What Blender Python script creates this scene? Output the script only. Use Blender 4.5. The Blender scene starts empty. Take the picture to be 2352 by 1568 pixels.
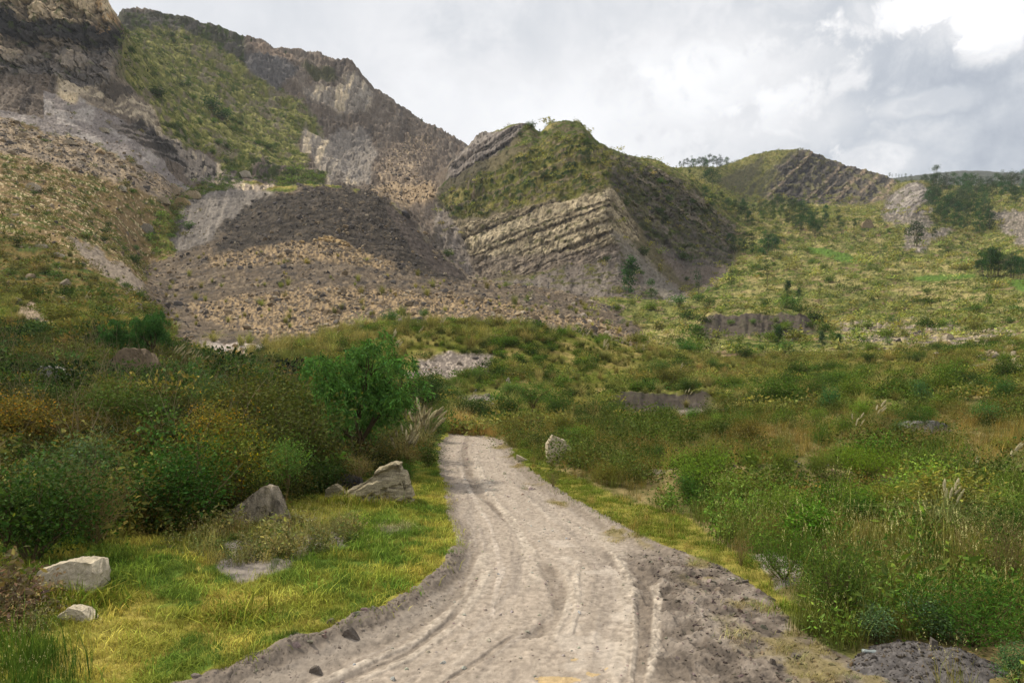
import bpy, math, random
import numpy as np
from mathutils import Vector, Matrix, Euler

# ------------------------------------------------------------------ camera, sky, sun, exposure
sc = bpy.context.scene
col = sc.collection
CAM_H, FOC, U0, V0 = 3.0, 1750.0, 1176.0, 880.0     # eye height, focal length / principal column / horizon row (2352 px wide frame)
cam = bpy.data.cameras.new("camera")
cam.sensor_width = 36.0
cam.lens = FOC / 2352.0 * 36.0
cam.shift_y = (V0 - 784.0) / 2352.0
cam.clip_start, cam.clip_end = 0.1, 30000.0
cam_o = bpy.data.objects.new("camera", cam); col.objects.link(cam_o)
cam_o.location = (0, 0, CAM_H); cam_o.rotation_euler = (math.pi / 2, 0, 0)
sc.camera = cam_o

SUN_EL, SUN_AZ = math.radians(50), math.radians(-62)   # azimuth from +Y towards +X
sun = bpy.data.lights.new("sun", 'SUN'); sun.energy = 4.6; sun.angle = math.radians(4); sun.color = (1.0, 0.93, 0.79)
sun_o = bpy.data.objects.new("sun", sun); col.objects.link(sun_o)
sd = Vector((math.sin(SUN_AZ) * math.cos(SUN_EL), math.cos(SUN_AZ) * math.cos(SUN_EL), math.sin(SUN_EL)))
sun_o.rotation_euler = sd.to_track_quat('Z', 'Y').to_euler()

sc.view_settings.view_transform = 'Standard'
sc.view_settings.look = 'None'
sc.view_settings.exposure = 0.0
sc.view_settings.gamma = 1.0
sc.cycles.use_denoising = True
sc.cycles.max_bounces = 4
sc.cycles.diffuse_bounces = 1
sc.cycles.volume_bounces = 0
sc.cycles.transparent_max_bounces = 4
sc.cycles.use_adaptive_sampling = True
sc.cycles.adaptive_threshold = 0.005

def px_dir(u, v):
    return Vector(((u - U0) / FOC, 1.0, (V0 - v) / FOC)).normalized()

world = bpy.data.worlds.new("World"); sc.world = world; world.use_nodes = True
wn, wl = world.node_tree.nodes, world.node_tree.links
wn.clear()
def N(tree, kind, **kw):
    n = tree.nodes.new(kind)
    for k, v in kw.items():
        if k == 'inp':
            for i, x in v.items(): n.inputs[i].default_value = x
        else: setattr(n, k, v)
    return n
T = world.node_tree
def wmath(op, a, b=None, clamp=False):
    n = N(T, 'ShaderNodeMath', operation=op, use_clamp=clamp)
    for i, x in enumerate((a, b)):
        if x is None: continue
        if isinstance(x, (int, float)): n.inputs[i].default_value = x
        else: wl.new(x, n.inputs[i])
    return n.outputs[0]
wo = N(T, 'ShaderNodeOutputWorld'); bg = N(T, 'ShaderNodeBackground'); bg.inputs[1].default_value = 0.12
wl.new(bg.outputs[0], wo.inputs[0])
sky = N(T, 'ShaderNodeTexSky', sky_type='NISHITA'); sky.sun_disc = False
sky.sun_elevation = SUN_EL; sky.sun_rotation = SUN_AZ; sky.altitude = 2500
tc = N(T, 'ShaderNodeTexCoord')
nrm = N(T, 'ShaderNodeVectorMath', operation='NORMALIZE'); wl.new(tc.outputs['Generated'], nrm.inputs[0])
sep = N(T, 'ShaderNodeSeparateXYZ'); wl.new(nrm.outputs[0], sep.inputs[0])
zz = wmath('ADD', wmath('MAXIMUM', sep.outputs[2], 0.0), 0.22)
cmb = N(T, 'ShaderNodeCombineXYZ'); wl.new(wmath('DIVIDE', sep.outputs[0], zz), cmb.inputs[0]); wl.new(wmath('DIVIDE', sep.outputs[1], zz), cmb.inputs[1])
cmb.inputs[2].default_value = 3.3
def wnoise(scale, det, rough, dist=0.0, vec=None):
    n = N(T, 'ShaderNodeTexNoise', inp={'Scale': scale, 'Detail': det, 'Roughness': rough, 'Distortion': dist})
    wl.new(vec or cmb.outputs[0], n.inputs['Vector']); return n.outputs['Fac']
n_big = wnoise(0.9, 6, 0.55, 0.5)
n_fine = wnoise(5.5, 10, 0.62, 0.4, nrm.outputs[0])
n_edge = wnoise(34.0, 9, 0.62, 0.3, nrm.outputs[0])
n_mid = wnoise(13.0, 9, 0.6, 0.4, nrm.outputs[0])
def blob(u, v, rx, ry, soft=.9, edge=1.5):
    """a cloud mass round one sky direction (wider than high), its border broken by noise"""
    d = px_dir(u, v)
    sb = N(T, 'ShaderNodeVectorMath', operation='SUBTRACT'); wl.new(nrm.outputs[0], sb.inputs[0]); sb.inputs[1].default_value = d
    sc_ = N(T, 'ShaderNodeVectorMath', operation='MULTIPLY'); wl.new(sb.outputs[0], sc_.inputs[0]); sc_.inputs[1].default_value = (FOC / rx, FOC / rx, FOC / ry)
    ln_ = N(T, 'ShaderNodeVectorMath', operation='LENGTH'); wl.new(sc_.outputs[0], ln_.inputs[0])
    w = wmath('ADD', ln_.outputs['Value'], wmath('MULTIPLY', wmath('SUBTRACT', n_mid, 0.5), edge * 2.2))
    w = wmath('ADD', w, wmath('MULTIPLY', wmath('SUBTRACT', n_edge, 0.5), edge))
    m = N(T, 'ShaderNodeMapRange', interpolation_type='SMOOTHSTEP'); wl.new(w, m.inputs['Value'])
    m.inputs['From Min'].default_value = 1.0 + soft * 0.5; m.inputs['From Max'].default_value = 1.0 - soft * 0.5
    m.inputs['To Min'].default_value = 0.0; m.inputs['To Max'].default_value = 1.0
    return m.outputs[0]
acc = wmath('ADD', wmath('MULTIPLY', wmath('SUBTRACT', n_big, 0.5), 0.50), 0.60)
acc = wmath('ADD', acc, wmath('MULTIPLY', wmath('SUBTRACT', n_fine, 0.5), 0.45))
acc = wmath('ADD', acc, wmath('MULTIPLY', wmath('SUBTRACT', n_mid, 0.5), 0.26))
for (u, v, rx, ry, soft, edge, w) in [(1150, 260, 640, 330, 1.9, 1.2, 0.10), (620, 10, 380, 170, 1.9, 1.4, -0.10), (1340, 55, 230, 60, 1.6, 1.6, -0.12), (1960, 150, 260, 170, 1.5, 1.8, -0.25), (2300, 290, 330, 150, 1.8, 1.5, -0.24), (1480, 320, 300, 130, 1.4, 1.8, 0.15),
                           (1730, 180, 170, 60, 1.0, 2.0, 0.22), (1850, 270, 130, 50, .9, 2.0, 0.25), (2270, 15, 130, 62, 0.6, 1.5, 0.55), (2110, 25, 120, 38, 0.6, 1.4, 0.5), (2275, 100, 62, 34, 0.5, 1.4, 0.45),
                           (2090, 245, 90, 24, 0.7, 1.8, 0.26), (2030, 360, 70, 40, 0.55, 1.7, 0.30), (1590, 110, 150, 50, 1.0, 1.8, 0.10)]:
    acc = wmath('ADD', acc, wmath('MULTIPLY', blob(u, v, rx, ry, soft, edge), w))
cr = N(T, 'ShaderNodeValToRGB'); wl.new(acc, cr.inputs[0])
els = cr.color_ramp.elements
els[0].position, els[0].color = 0.10, (4.0, 4.35, 4.95, 1)
els[1].position, els[1].color = 1.0, (10.2, 10.2, 10.2, 1)
for p, c in [(0.32, (5.3, 5.6, 6.05, 1)), (0.52, (6.7, 6.85, 7.1, 1)), (0.70, (8.1, 8.1, 8.2, 1))]:
    e = els.new(p); e.color = c
mix = N(T, 'ShaderNodeMix', data_type='RGBA'); mix.inputs[0].default_value = 0.93
wl.new(sky.outputs[0], mix.inputs[6]); wl.new(cr.outputs[0], mix.inputs[7]); wl.new(mix.outputs[2], bg.inputs[0])

# ------------------------------------------------------------------ numpy noise
def _hash(ix, iy, iz, seed):
    h = (ix.astype(np.int64) * 374761393 + iy.astype(np.int64) * 668265263 + iz.astype(np.int64) * 2147483647 + seed * 1274126177) & 0xFFFFFFFF
    h = ((h ^ (h >> 13)) * 1274126177) & 0xFFFFFFFF
    h = ((h ^ (h >> 15)) * 2246822519) & 0xFFFFFFFF
    return ((h ^ (h >> 16)) & 0xFFFFFF).astype(np.float32) / np.float32(0xFFFFFF)
def noise2(x, y, seed=0):
    ix, iy = np.floor(x), np.floor(y); fx, fy = (x - ix).astype(np.float32), (y - iy).astype(np.float32)
    fx = fx * fx * fx * (fx * (fx * 6 - 15) + 10); fy = fy * fy * fy * (fy * (fy * 6 - 15) + 10)
    z = np.zeros_like(ix)
    a, b = _hash(ix, iy, z, seed), _hash(ix + 1, iy, z, seed); c, d = _hash(ix, iy + 1, z, seed), _hash(ix + 1, iy + 1, z, seed)
    return (a + (b - a) * fx) * (1 - fy) + (c + (d - c) * fx) * fy - 0.5
def fbm2(x, y, oct=4, seed=0, rough=0.5, ridged=False):
    o, a, s = 0, 1.0, 0.0
    for k in range(oct):
        n = noise2(x * 2.03 ** k + 17.3 * k, y * 2.03 ** k - 9.1 * k, seed + k)
        o = o + a * ((0.5 - np.abs(n) * 2) if ridged else n); s += a; a *= rough
    return o / s * 1.6
def noise1(x, seed=0): return noise2(x, np.zeros_like(x) + 0.37, seed)
def fbm1(x, oct=3, seed=0): return fbm2(x, np.zeros_like(x) + 0.37, oct, seed)
def cell2(x, y, seed=0):
    """per-cell random value and distance to the nearest cell edge (jittered grid voronoi)"""
    ix, iy = np.floor(x), np.floor(y)
    d1 = np.full(x.shape, 9.0, np.float32); d2 = d1.copy(); val = np.zeros(x.shape, np.float32); z = np.zeros_like(ix)
    for i in (-1, 0, 1):
        for j in (-1, 0, 1):
            cx, cy = ix + i, iy + j
            px = cx + _hash(cx, cy, z, seed); py = cy + _hash(cx, cy, z, seed + 5)
            d = np.sqrt((px - x) ** 2 + (py - y) ** 2).astype(np.float32)
            near = d < d1
            d2 = np.where(near, d1, np.minimum(d2, d)); val = np.where(near, _hash(cx, cy, z, seed + 9), val); d1 = np.minimum(d1, d)
    return val, d2 - d1
def sstep(a, b, x):
    t = np.clip((x - a) / (b - a), 0, 1); return t * t * (3 - 2 * t)

# ------------------------------------------------------------------ terrain: rings of ground at growing depth
INF = 1e9
def ring(nodes, rows, mode='v'): return dict(n=nodes, rows=rows, mode=mode)
# each node: (column, row or height, depth in metres)
RINGS = [
 ring([(-1200, 0, 2.0), (3552, 0, 2.0)], 0, 'z'),
 ring([(-1200, .2, 7.0), (200, .05, 7.0), (1000, 0, 7.0), (1700, 0, 7.0), (3552, .2, 7.0)], 34, 'z'),
 ring([(-1200, 1.2, 16), (0, .65, 16), (300, .45, 16), (560, .22, 16), (800, .1, 16), (1000, 0.0, 16), (1500, 0, 16), (1900, .1, 16), (2352, .35, 16), (3552, .9, 16)], 230, 'z'),
 ring([(-1200, 4.0, 28), (0, 2.0, 28), (400, 1.7, 28), (700, .8, 28), (900, .35, 29), (1000, .1, 30), (1300, .15, 30), (1800, .3, 30), (2352, 1.1, 30), (3552, 2.2, 30)], 90, 'z'),
 ring([(-1200, 790, 45), (0, 838, 45), (400, 852, 45), (600, 880, 45), (800, 930, 45), (960, 975, 45), (1030, 992, 45), (1150, 994, 45), (1400, 975, 45), (1700, 955, 46), (2100, 930, 46), (2352, 900, 46), (3552, 860, 46)], 80),
 ring([(-1200, 690, 68), (0, 765, 68), (300, 765, 68), (450, 828, 68), (600, 852, 68), (800, 860, 70), (1000, 895, 70), (1200, 905, 70), (1400, 915, 70), (1700, 905, 70), (2000, 880, 70), (2352, 845, 70), (3552, 800, 70)], 80),
 ring([(-1200, 600, 95), (0, 688, 95), (200, 720, 95), (330, 757, 95), (430, 808, 96), (560, 822, 100), (700, 785, 105), (830, 757, 110), (950, 738, 112), (1200, 738, 112), (1350, 760, 114), (1480, 800, 116), (1650, 832, 118), (1800, 830, 118), (2000, 815, 118), (2352, 785, 116), (3552, 730, 116)], 90),
 ring([(-1200, 540, 130), (0, 635, 130), (200, 655, 130), (330, 692, 132), (400, 790, 135), (430, 797, 136), (550, 800, 138), (700, 792, 140), (830, 770, 140), (950, 757, 140), (1200, 757, 140), (1350, 772, 140), (1480, 802, 140), (1650, 795, 145), (1800, 790, 145), (2000, 785, 145), (2352, 750, 145), (3552, 680, 145)], 45),
 ring([(-1200, 400, 190), (0, 500, 190), (150, 545, 190), (300, 622, 192), (335, 655, 196), (390, 700, 196), (450, 705, 196), (600, 690, 195), (750, 682, 195), (900, 692, 195), (1050, 695, 195), (1200, 712, 195), (1350, 738, 192), (1480, 765, 190), (1600, 742, 190), (1750, 738, 190), (1900, 742, 190), (2100, 738, 190), (2352, 705, 190), (3552, 620, 190)], 75),
 ring([(-1200, 280, 250), (0, 398, 250), (150, 450, 252), (270, 530, 254), (330, 615, 258), (345, 612, 262), (450, 580, 262), (600, 558, 262), (750, 556, 262), (900, 598, 258), (1050, 650, 252), (1200, 668, 250), (1350, 692, 248), (1450, 695, 246), (1600, 693, 248), (1750, 690, 250), (1900, 690, 250), (2100, 685, 250), (2352, 648, 250), (3552, 560, 250)], 85),
 ring([(-1200, 110, 320), (0, 290, 310), (150, 338, 314), (300, 392, 322), (385, 470, 322), (405, 520, 318), (440, 500, 330), (470, 480, 335), (560, 475, 335), (630, 440, 335), (700, 434, 336), (780, 434, 336), (860, 448, 334), (930, 492, 328), (1000, 578, 306), (1080, 642, 298), (1200, 636, 298), (1350, 610, 298), (1420, 602, 300), (1480, 642, 306), (1560, 672, 316), (1650, 645, 330), (1720, 622, 338), (1800, 612, 340), (1950, 602, 340), (2100, 592, 340), (2250, 592, 340), (2352, 565, 340), (3552, 480, 340)], 90),
 ring([(-1200, -40, 370), (0, 190, 364), (150, 205, 376), (270, 255, 396), (340, 305, 410), (400, 405, 380), (440, 428, 376), (480, 415, 400), (550, 405, 432), (640, 428, 440), (700, 424, 440), (760, 432, 440), (850, 446, 440), (950, 462, 420), (1000, 475, 372), (1080, 515, 342), (1200, 482, 342), (1300, 460, 336), (1380, 438, 330), (1410, 445, 331), (1450, 485, 346), (1500, 508, 366), (1600, 530, 400), (1680, 568, 420), (1750, 545, 430), (1800, 560, 430), (1900, 548, 430), (2000, 560, 430), (2100, 548, 430), (2250, 560, 430), (2352, 530, 430), (3552, 440, 430)], 90),
 ring([(-1200, -150, 420), (0, -40, 410), (200, -15, 415), (252, 2, 420), (272, 50, 424), (285, 130, 436), (340, 200, 456), (450, 285, 472), (550, 345, 480), (650, 388, 486), (700, 398, 490), (760, 415, 500), (820, 428, 510), (900, 418, 505), (960, 408, 490), (1005, 425, 458), (1020, 408, 450), (1040, 378, 458), (1100, 320, 462), (1180, 287, 456), (1215, 284, 448), (1240, 310, 436), (1260, 287, 424), (1300, 278, 418), (1335, 284, 418), (1370, 326, 416), (1400, 345, 414), (1450, 360, 418), (1520, 380, 424), (1600, 432, 436), (1650, 492, 450), (1700, 505, 478), (1750, 502, 500), (1850, 502, 512), (1950, 502, 520), (2020, 494, 530), (2100, 482, 540), (2200, 495, 530), (2352, 472, 530), (3552, 380, 530)], 130),
 ring([(-1200, 0, 560), (200, 120, 560), (270, 100, 560), (285, 62, 575), (300, 80, 575), (400, 150, 585), (500, 205, 595), (600, 270, 600), (700, 320, 605), (750, 340, 612), (800, 372, 616), (850, 352, 630), (900, 350, 640), (960, 372, 640), (1005, 402, 620), (1050, 400, 600), (1100, 380, 600), (1215, 345, 600), (1300, 345, 600), (1400, 400, 580), (1500, 400, 560), (1600, 424, 570), (1640, 440, 590), (1700, 462, 680), (1750, 468, 720), (1850, 468, 740), (1950, 470, 740), (2025, 482, 680), (2045, 492, 650), (2100, 486, 640), (2145, 462, 640), (2180, 445, 650), (2250, 452, 650), (2352, 446, 650), (3552, 340, 650)], 80),
 ring([(-1200, 60, 720), (200, 110, 720), (262, 60, 710), (282, 36, 700), (340, 34, 700), (420, 45, 705), (480, 66, 715), (550, 98, 740), (572, 97, 750), (650, 122, 765), (750, 143, 780), (805, 152, 782), (832, 176, 780), (856, 208, 785), (900, 238, 800), (950, 272, 815), (1000, 298, 830), (1035, 318, 840), (1100, 360, 840), (1215, 360, 820), (1300, 370, 800), (1400, 400, 780), (1500, 390, 750), (1600, 386, 760), (1650, 385, 790), (1680, 376, 820), (1720, 360, 840), (1770, 349, 850), (1805, 345, 855), (1850, 345, 860), (1880, 357, 860), (1930, 380, 850), (2000, 396, 830), (2040, 410, 800), (2056, 420, 760), (2075, 424, 710), (2110, 418, 690), (2135, 424, 690), (2180, 428, 760), (2250, 430, 780), (2352, 430, 780), (3552, 320, 780)], 100),
 ring([(-1200, 200, 1000), (200, 200, 1000), (1035, 380, 1100), (1500, 430, 1000), (1850, 425, 1100), (2100, 455, 1000), (2352, 455, 1000), (3552, 360, 1000)], 14),
 ring([(-1200, 450, 1700), (1500, 460, 1700), (2352, 462, 1700), (3552, 450, 1700)], 10),
 ring([(-1200, 420, 2600), (1500, 445, 2600), (2050, 430, 2600), (2140, 419, 2600), (2200, 412, 2600), (2260, 412, 2600), (2300, 416, 2600), (2400, 418, 2600), (2700, 430, 2600), (3552, 420, 2600)], 30),
 ring([(-1200, 600, 3600), (3552, 600, 3600)], 8),
]
STEP = 2.2
us = np.concatenate([np.arange(-1200, -140, 14.0), np.arange(-140, 2492, STEP), np.arange(2492, 3553, 14.0)]).astype(np.float64)
C = len(us)
def smooth_cols(a, w=3):
    k = np.exp(-0.5 * (np.arange(-9, 10) / w) ** 2); k /= k.sum()
    return np.convolve(np.pad(a, 9, mode='edge'), k, mode='valid')
Yk, Zk = [], []
for r in RINGS:
    n = np.array(r['n'], float)
    y = smooth_cols(np.interp(us, n[:, 0], n[:, 2]), 3)
    h = smooth_cols(np.interp(us, n[:, 0], n[:, 1]), 2.2)
    Yk.append(y); Zk.append(h if r['mode'] == 'z' else CAM_H + (V0 - h) / FOC * y)
Yk, Zk = np.array(Yk), np.array(Zk)
hk = np.diff(Yk, axis=0); dk = np.diff(Zk, axis=0) / hk
D = np.zeros_like(Zk)
for k in range(1, len(RINGS) - 1):
    a, b = dk[k - 1], dk[k]
    w1, w2 = 2 * hk[k] + hk[k - 1], hk[k] + 2 * hk[k - 1]
    same = a * b > 0
    with np.errstate(divide='ignore', invalid='ignore'):
        D[k] = np.where(same, (w1 + w2) / (w1 / np.where(same, a, 1) + w2 / np.where(same, b, 1)), 0)
D[0], D[-1] = dk[0], dk[-1]
Yr, Zr, Tr = [Yk[0][None]], [Zk[0][None]], [np.zeros((1, C))]
for k in range(len(RINGS) - 1):
    m = RINGS[k + 1]['rows']
    t = (np.arange(1, m + 1) / m)[:, None]
    y = 1.0 / ((1 - t) / Yk[k] + t / Yk[k + 1])
    s = (y - Yk[k]) / hk[k]
    z = (2 * s**3 - 3 * s**2 + 1) * Zk[k] + (s**3 - 2 * s**2 + s) * hk[k] * D[k] + (-2 * s**3 + 3 * s**2) * Zk[k + 1] + (s**3 - s**2) * hk[k] * D[k + 1]
    Yr.append(y); Zr.append(z); Tr.append(k + t + np.zeros((1, C)))
Y, Z, LT = np.concatenate(Yr), np.concatenate(Zr), np.concatenate(Tr)
R = Y.shape[0]
U = np.broadcast_to(us, Y.shape).copy()
X = (U - U0) / FOC * Y
Vp = V0 - (Z - CAM_H) / Y * FOC                         # picture row of the smooth ground, used to look zones up
print("terrain grid", R, C)
# ------------------------------------------------------------------ zones on the ground
NA = fbm2(X / 14, (Y + Z) / 14, 4, 11)
NB = fbm2(X / 3.2, (Y + Z) / 3.2, 4, 23)
NC = fbm2(X / 0.7, (Y + Z) / 0.7, 3, 37)
ND = fbm2(U / 34, Vp / 26, 4, 51)                        # border raggedness
NE = fbm2(U / 9, Vp / 7, 3, 63)
NF = noise2(U / 3.4, Vp / 2.6, 71)
def poly(pts, lo=0, hi=99, warp=14.0, soft=True):
    u = U + warp * 1.2 * ND + warp * 0.6 * NE + warp * .25 * NF; v = Vp + warp * 0.9 * np.roll(ND, 37, 1) + warp * 0.5 * np.roll(NE, 23, 1) + warp * .2 * np.roll(NF, 11, 1)
    p = np.array(pts, float); pu, pv = p[:, 0], p[:, 1]
    ok = (LT >= lo) & (LT <= hi) & (u > pu.min()) & (u < pu.max()) & (v > pv.min()) & (v < pv.max())
    uu, vv = u[ok], v[ok]; ins = np.zeros(uu.shape, bool); j = len(p) - 1
    for i in range(len(p)):
        c = ((pv[i] > vv) != (pv[j] > vv)) & (uu < (pu[j] - pu[i]) * (vv - pv[i]) / ((pv[j] - pv[i]) or 1e-9) + pu[i])
        ins ^= c; j = i
    m = np.zeros(U.shape, np.float32); m[ok] = ins
    return (blur(m, 1, 2) if soft else m).astype(np.float32)
def blur(m, n=3, it=2):
    m = np.asarray(m, np.float64)
    for _ in range(it):
        for ax in (0, 1):
            pad = [(0, 0), (0, 0)]; pad[ax] = (n + 1, n)
            c = np.cumsum(np.pad(m, pad, mode='edge'), axis=ax)
            m = (c[2 * n + 1:] - c[:-(2 * n + 1)]) / (2 * n + 1) if ax == 0 else (c[:, 2 * n + 1:] - c[:, :-(2 * n + 1)]) / (2 * n + 1)
    return m
RGB = np.zeros(U.shape + (3,), np.float32)
def lay(c, m=1.0):
    m = np.asarray(m, np.float32)
    m = m[..., None] if m.ndim else m
    RGB[...] = RGB * (1 - m) + np.array(c, np.float32) * m
green, lgreen, dgreen = (.085, .105, .026), (.155, .165, .045), (.04, .058, .016)
straw, brownveg, rust = (.30, .235, .10), (.135, .10, .034), (.22, .135, .045)
shale, dshale, mauve = (.215, .182, .148), (.085, .073, .062), (.190, .150, .115)
cream, tan, palegrey = (.50, .41, .285), (.36, .255, .14), (.34, .295, .245)
dark = (.035, .031, .027)
veg = np.zeros(U.shape, np.float32)                      # how much low plant cover stands here

# base: green-brown valley, mixed
lay(green); lay(lgreen, sstep(-.05, .35, NA)); lay(brownveg, sstep(.05, .4, np.roll(NA, 200, 1))); lay(straw, .7 * sstep(.15, .45, NB + .3 * NA))
veg[...] = .8
mz = ((LT > 4) & (LT < 6.4)).astype(np.float32); lay((.155, .15, .045), mz * .8); lay((.24, .20, .085), mz * sstep(.0, .3, NB)); lay((.12, .13, .03), mz * sstep(.05, .3, np.roll(NB, 140, 1)))
# right valley slope (depth 110 - 560): straw and pale green pasture with brown scars
rs = ((LT > 6.0) & (LT < 13.2) & (U > 1250)).astype(np.float32)
lay((.165, .165, .065), rs); lay((.255, .222, .112), rs * sstep(-.1, .35, NA)); lay(green, rs * sstep(.1, .35, NB + .4 * np.roll(NA, 300, 1)))
lay((.20, .15, .10), rs * sstep(.22, .42, np.roll(NB, 90, 1) - .3 * NA)); lay(dgreen, rs * sstep(.25, .5, NC + .5 * NB))
# left slope
ls = ((LT > 4.2) & (LT < 11.0) & (U < 480)).astype(np.float32)
lay((.20, .15, .085), ls); lay(green, ls * sstep(.02, .3, NB + .25 * NA)); lay((.20, .15, .065), ls * .5 * sstep(.05, .35, np.roll(NB, 150, 1))); lay(cream, ls * .8 * sstep(.3, .42, NC + .3 * NB))
veg = np.where(ls > 0, .45, veg)
m = poly([(-600, 700), (0, 530), (120, 575), (260, 650), (345, 690), (380, 760), (300, 790), (0, 820), (-600, 900)], 4, 8)
lay((.15, .115, .045), m); lay(green, m * sstep(-.1, .25, NB)); lay((.17, .125, .05), m * .6 * sstep(.05, .35, np.roll(NB, 150, 1))); lay(dgreen, m * sstep(.15, .4, np.roll(NB, 60, 1))); veg = np.maximum(veg, .8 * m)
m = poly([(150, 545), (210, 560), (290, 610), (335, 660), (330, 690), (250, 640), (190, 590)], 6, 9.6); lay(shale, m); veg *= 1 - .9 * m
m = poly([(20, 730), (70, 690), (130, 740), (190, 770), (150, 800), (90, 770)], 4, 7); lay((.26, .21, .16), m); veg *= 1 - .8 * m
# tan scree on the left slope
m = poly([(-900, 120), (0, 275), (200, 330), (340, 392), (440, 440), (400, 468), (300, 430), (150, 385), (0, 350), (-900, 250)], 8, 11.3)
scree = m.copy()
lay((.33, .265, .19), m); lay(shale, m * sstep(.0, .3, NB)); lay((.20, .165, .13), m * sstep(.1, .3, NF)); veg *= 1 - .85 * m
m = poly([(-900, 60), (0, 195), (200, 215), (330, 300), (440, 400), (460, 425), (430, 440), (330, 385), (200, 325), (0, 270), (-900, 140)], 8, 12)
lay((.215, .19, .175), m); lay((.30, .27, .245), m * sstep(0, .3, fbm2(U / 50, Vp / 20, 3, 5))); veg *= 1 - .95 * m
# grey gully wall left of the debris lobe
m = poly([(400, 575), (398, 500), (430, 460), (480, 425), (560, 430), (640, 440), (560, 500), (480, 560), (420, 590)], 8, 12)
gully = m.copy(); lay((.20, .175, .152), m); lay(palegrey, m * sstep(.05, .3, fbm2(U / 9 + Vp / 30, Vp / 30, 3, 8)) * .5); veg *= 1 - .9 * m
m = poly([(395, 470), (420, 440), (500, 405), (560, 420), (500, 440), (440, 455), (410, 500), (405, 585), (365, 595), (340, 560), (355, 500)], 7, 12, 18)
lay(lgreen, m * sstep(-.3, .1, NB)); veg = np.maximum(veg, m)
# debris lobe
lobe = poly([(335, 640), (350, 600), (480, 555), (560, 480), (630, 440), (700, 432), (790, 432), (870, 445), (950, 500), (1010, 590), (1085, 640), (1250, 655), (1420, 700), (1500, 800), (1480, 815), (1200, 770), (900, 790), (700, 850), (450, 850), (400, 760), (330, 690)], 5.9, 11.2, 20)
lay((.125, .102, .079), lobe); lay((.175, .144, .110), lobe * sstep(0, .3, NB)); lay((.095, .082, .07), lobe * sstep(.1, .35, np.roll(NB, 77, 1))); veg *= 1 - .93 * lobe
d = lobe * poly([(630, 440), (790, 430), (870, 445), (960, 510), (1085, 640), (960, 640), (880, 590), (760, 552), (640, 558), (480, 580), (560, 480)], 8, 11.2, 30)
lay((.060, .052, .044), d); lay((.10, .085, .070), d * sstep(0, .3, NB)); darkdeb = d
m = lobe * poly([(880, 470), (950, 500), (1010, 590), (1085, 645), (1000, 620), (930, 560)], 8, 11.4, 8); lay((.105, .088, .076), m); smoothdeb = m
tanb = lobe * np.maximum(poly([(470, 590), (560, 572), (760, 550), (870, 590), (920, 615), (850, 612), (700, 600), (560, 612), (480, 612)], 8, 10.5, 12), poly([(440, 700), (560, 680), (700, 660), (950, 668), (1200, 700), (1400, 745), (1500, 805), (1350, 775), (1150, 745), (900, 738), (760, 760), (680, 800), (560, 760), (440, 720)], 6, 9, 16))
lay((.20, .155, .10), tanb * .8); lay((.26, .20, .13), tanb * sstep(.0, .2, NF + .2 * NE)); lay((.13, .108, .09), tanb * sstep(.1, .25, -NF + .3 * NE))
m = poly([(460, 790), (560, 790), (650, 800), (600, 822), (500, 825)], 5.5, 8); lay((.33, .29, .26), m); veg *= 1 - m
m = poly([(880, 470), (960, 470), (1015, 590), (1010, 630), (930, 560)], 10, 12.2, 8) * (1 - lobe); lay(shale, m); veg *= 1 - m
# chute behind the lobe, back mountain
bk = ((LT > 10.15) & ((U > 270) | (LT < 12.0)) & ((U > 230) | (LT > 10.5)) & (U < 1120) & (LT < 15.2) & ((LT > 10.95) | (U > 850) | (U < 100))).astype(np.float32) * (1 - gully)
streak = fbm2(U / 11 + Vp / 34 + .5 * ND, Vp / 60 + .5 * NE, 4, 91)
lay(mauve, bk); lay((.255, .213, .17), bk * .55 * sstep(0, .35, streak + .5 * NE)); lay((.12, .098, .083), bk * sstep(.08, .4, fbm2(U / 24 + Vp / 70, Vp / 80, 4, 92))); veg *= 1 - .95 * bk
m = poly([(840, 445), (870, 400), (900, 340), (930, 310), (1010, 320), (985, 370), (960, 405), (1010, 430), (1000, 465), (930, 475)], 10.5, 15); lay((.245, .19, .14), m); lay((.37, .285, .19), m * sstep(.12, .3, NF + .4 * NE)); chute = m
m = poly([(840, 440), (900, 425), (1000, 435), (1000, 470), (930, 478), (880, 455)], 10, 13); lay((.36, .27, .17), m)
for pts in ([(700, 195), (760, 205), (830, 190), (855, 215), (852, 250), (800, 262), (740, 245), (700, 225)], [(685, 290), (720, 285), (770, 330), (800, 400), (835, 430), (760, 430), (735, 395), (700, 340)], [(815, 165), (845, 195), (858, 240), (820, 235), (790, 180)]):
    m = poly(pts, 11, 15.2, 10); lay(palegrey, m * .8); lay(cream, m * sstep(.0, .3, streak + .4 * NE)); lay(shale, m * sstep(.1, .35, -streak))
m = poly([(760, 310), (830, 300), (870, 360), (850, 425), (800, 420), (770, 370)], 11, 15, 10); lay((.29, .255, .22), m * .8)
m = poly([(540, 125), (640, 128), (690, 165), (640, 210), (590, 190)], 12, 15.3, 6); lay((.155, .142, .135), m)
m = poly([(690, 150), (770, 165), (780, 190), (720, 185)], 12, 15.3, 10); lay((.10, .10, .04), m * .9)
m = poly([(560, 92), (660, 118), (700, 150), (600, 128)], 13, 15.3, 8); lay((.27, .205, .15), m)
m = poly([(180, 20), (282, 30), (420, 38), (560, 92), (560, 140), (500, 120), (400, 82), (280, 80)], 13, 15.3, 8); lay((.085, .082, .05), m); lay((.135, .12, .10), m * sstep(.05, .25, fbm2(U / 90, Vp / 7, 3, 17))); lay(green, m * sstep(.12, .3, NE))
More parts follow.
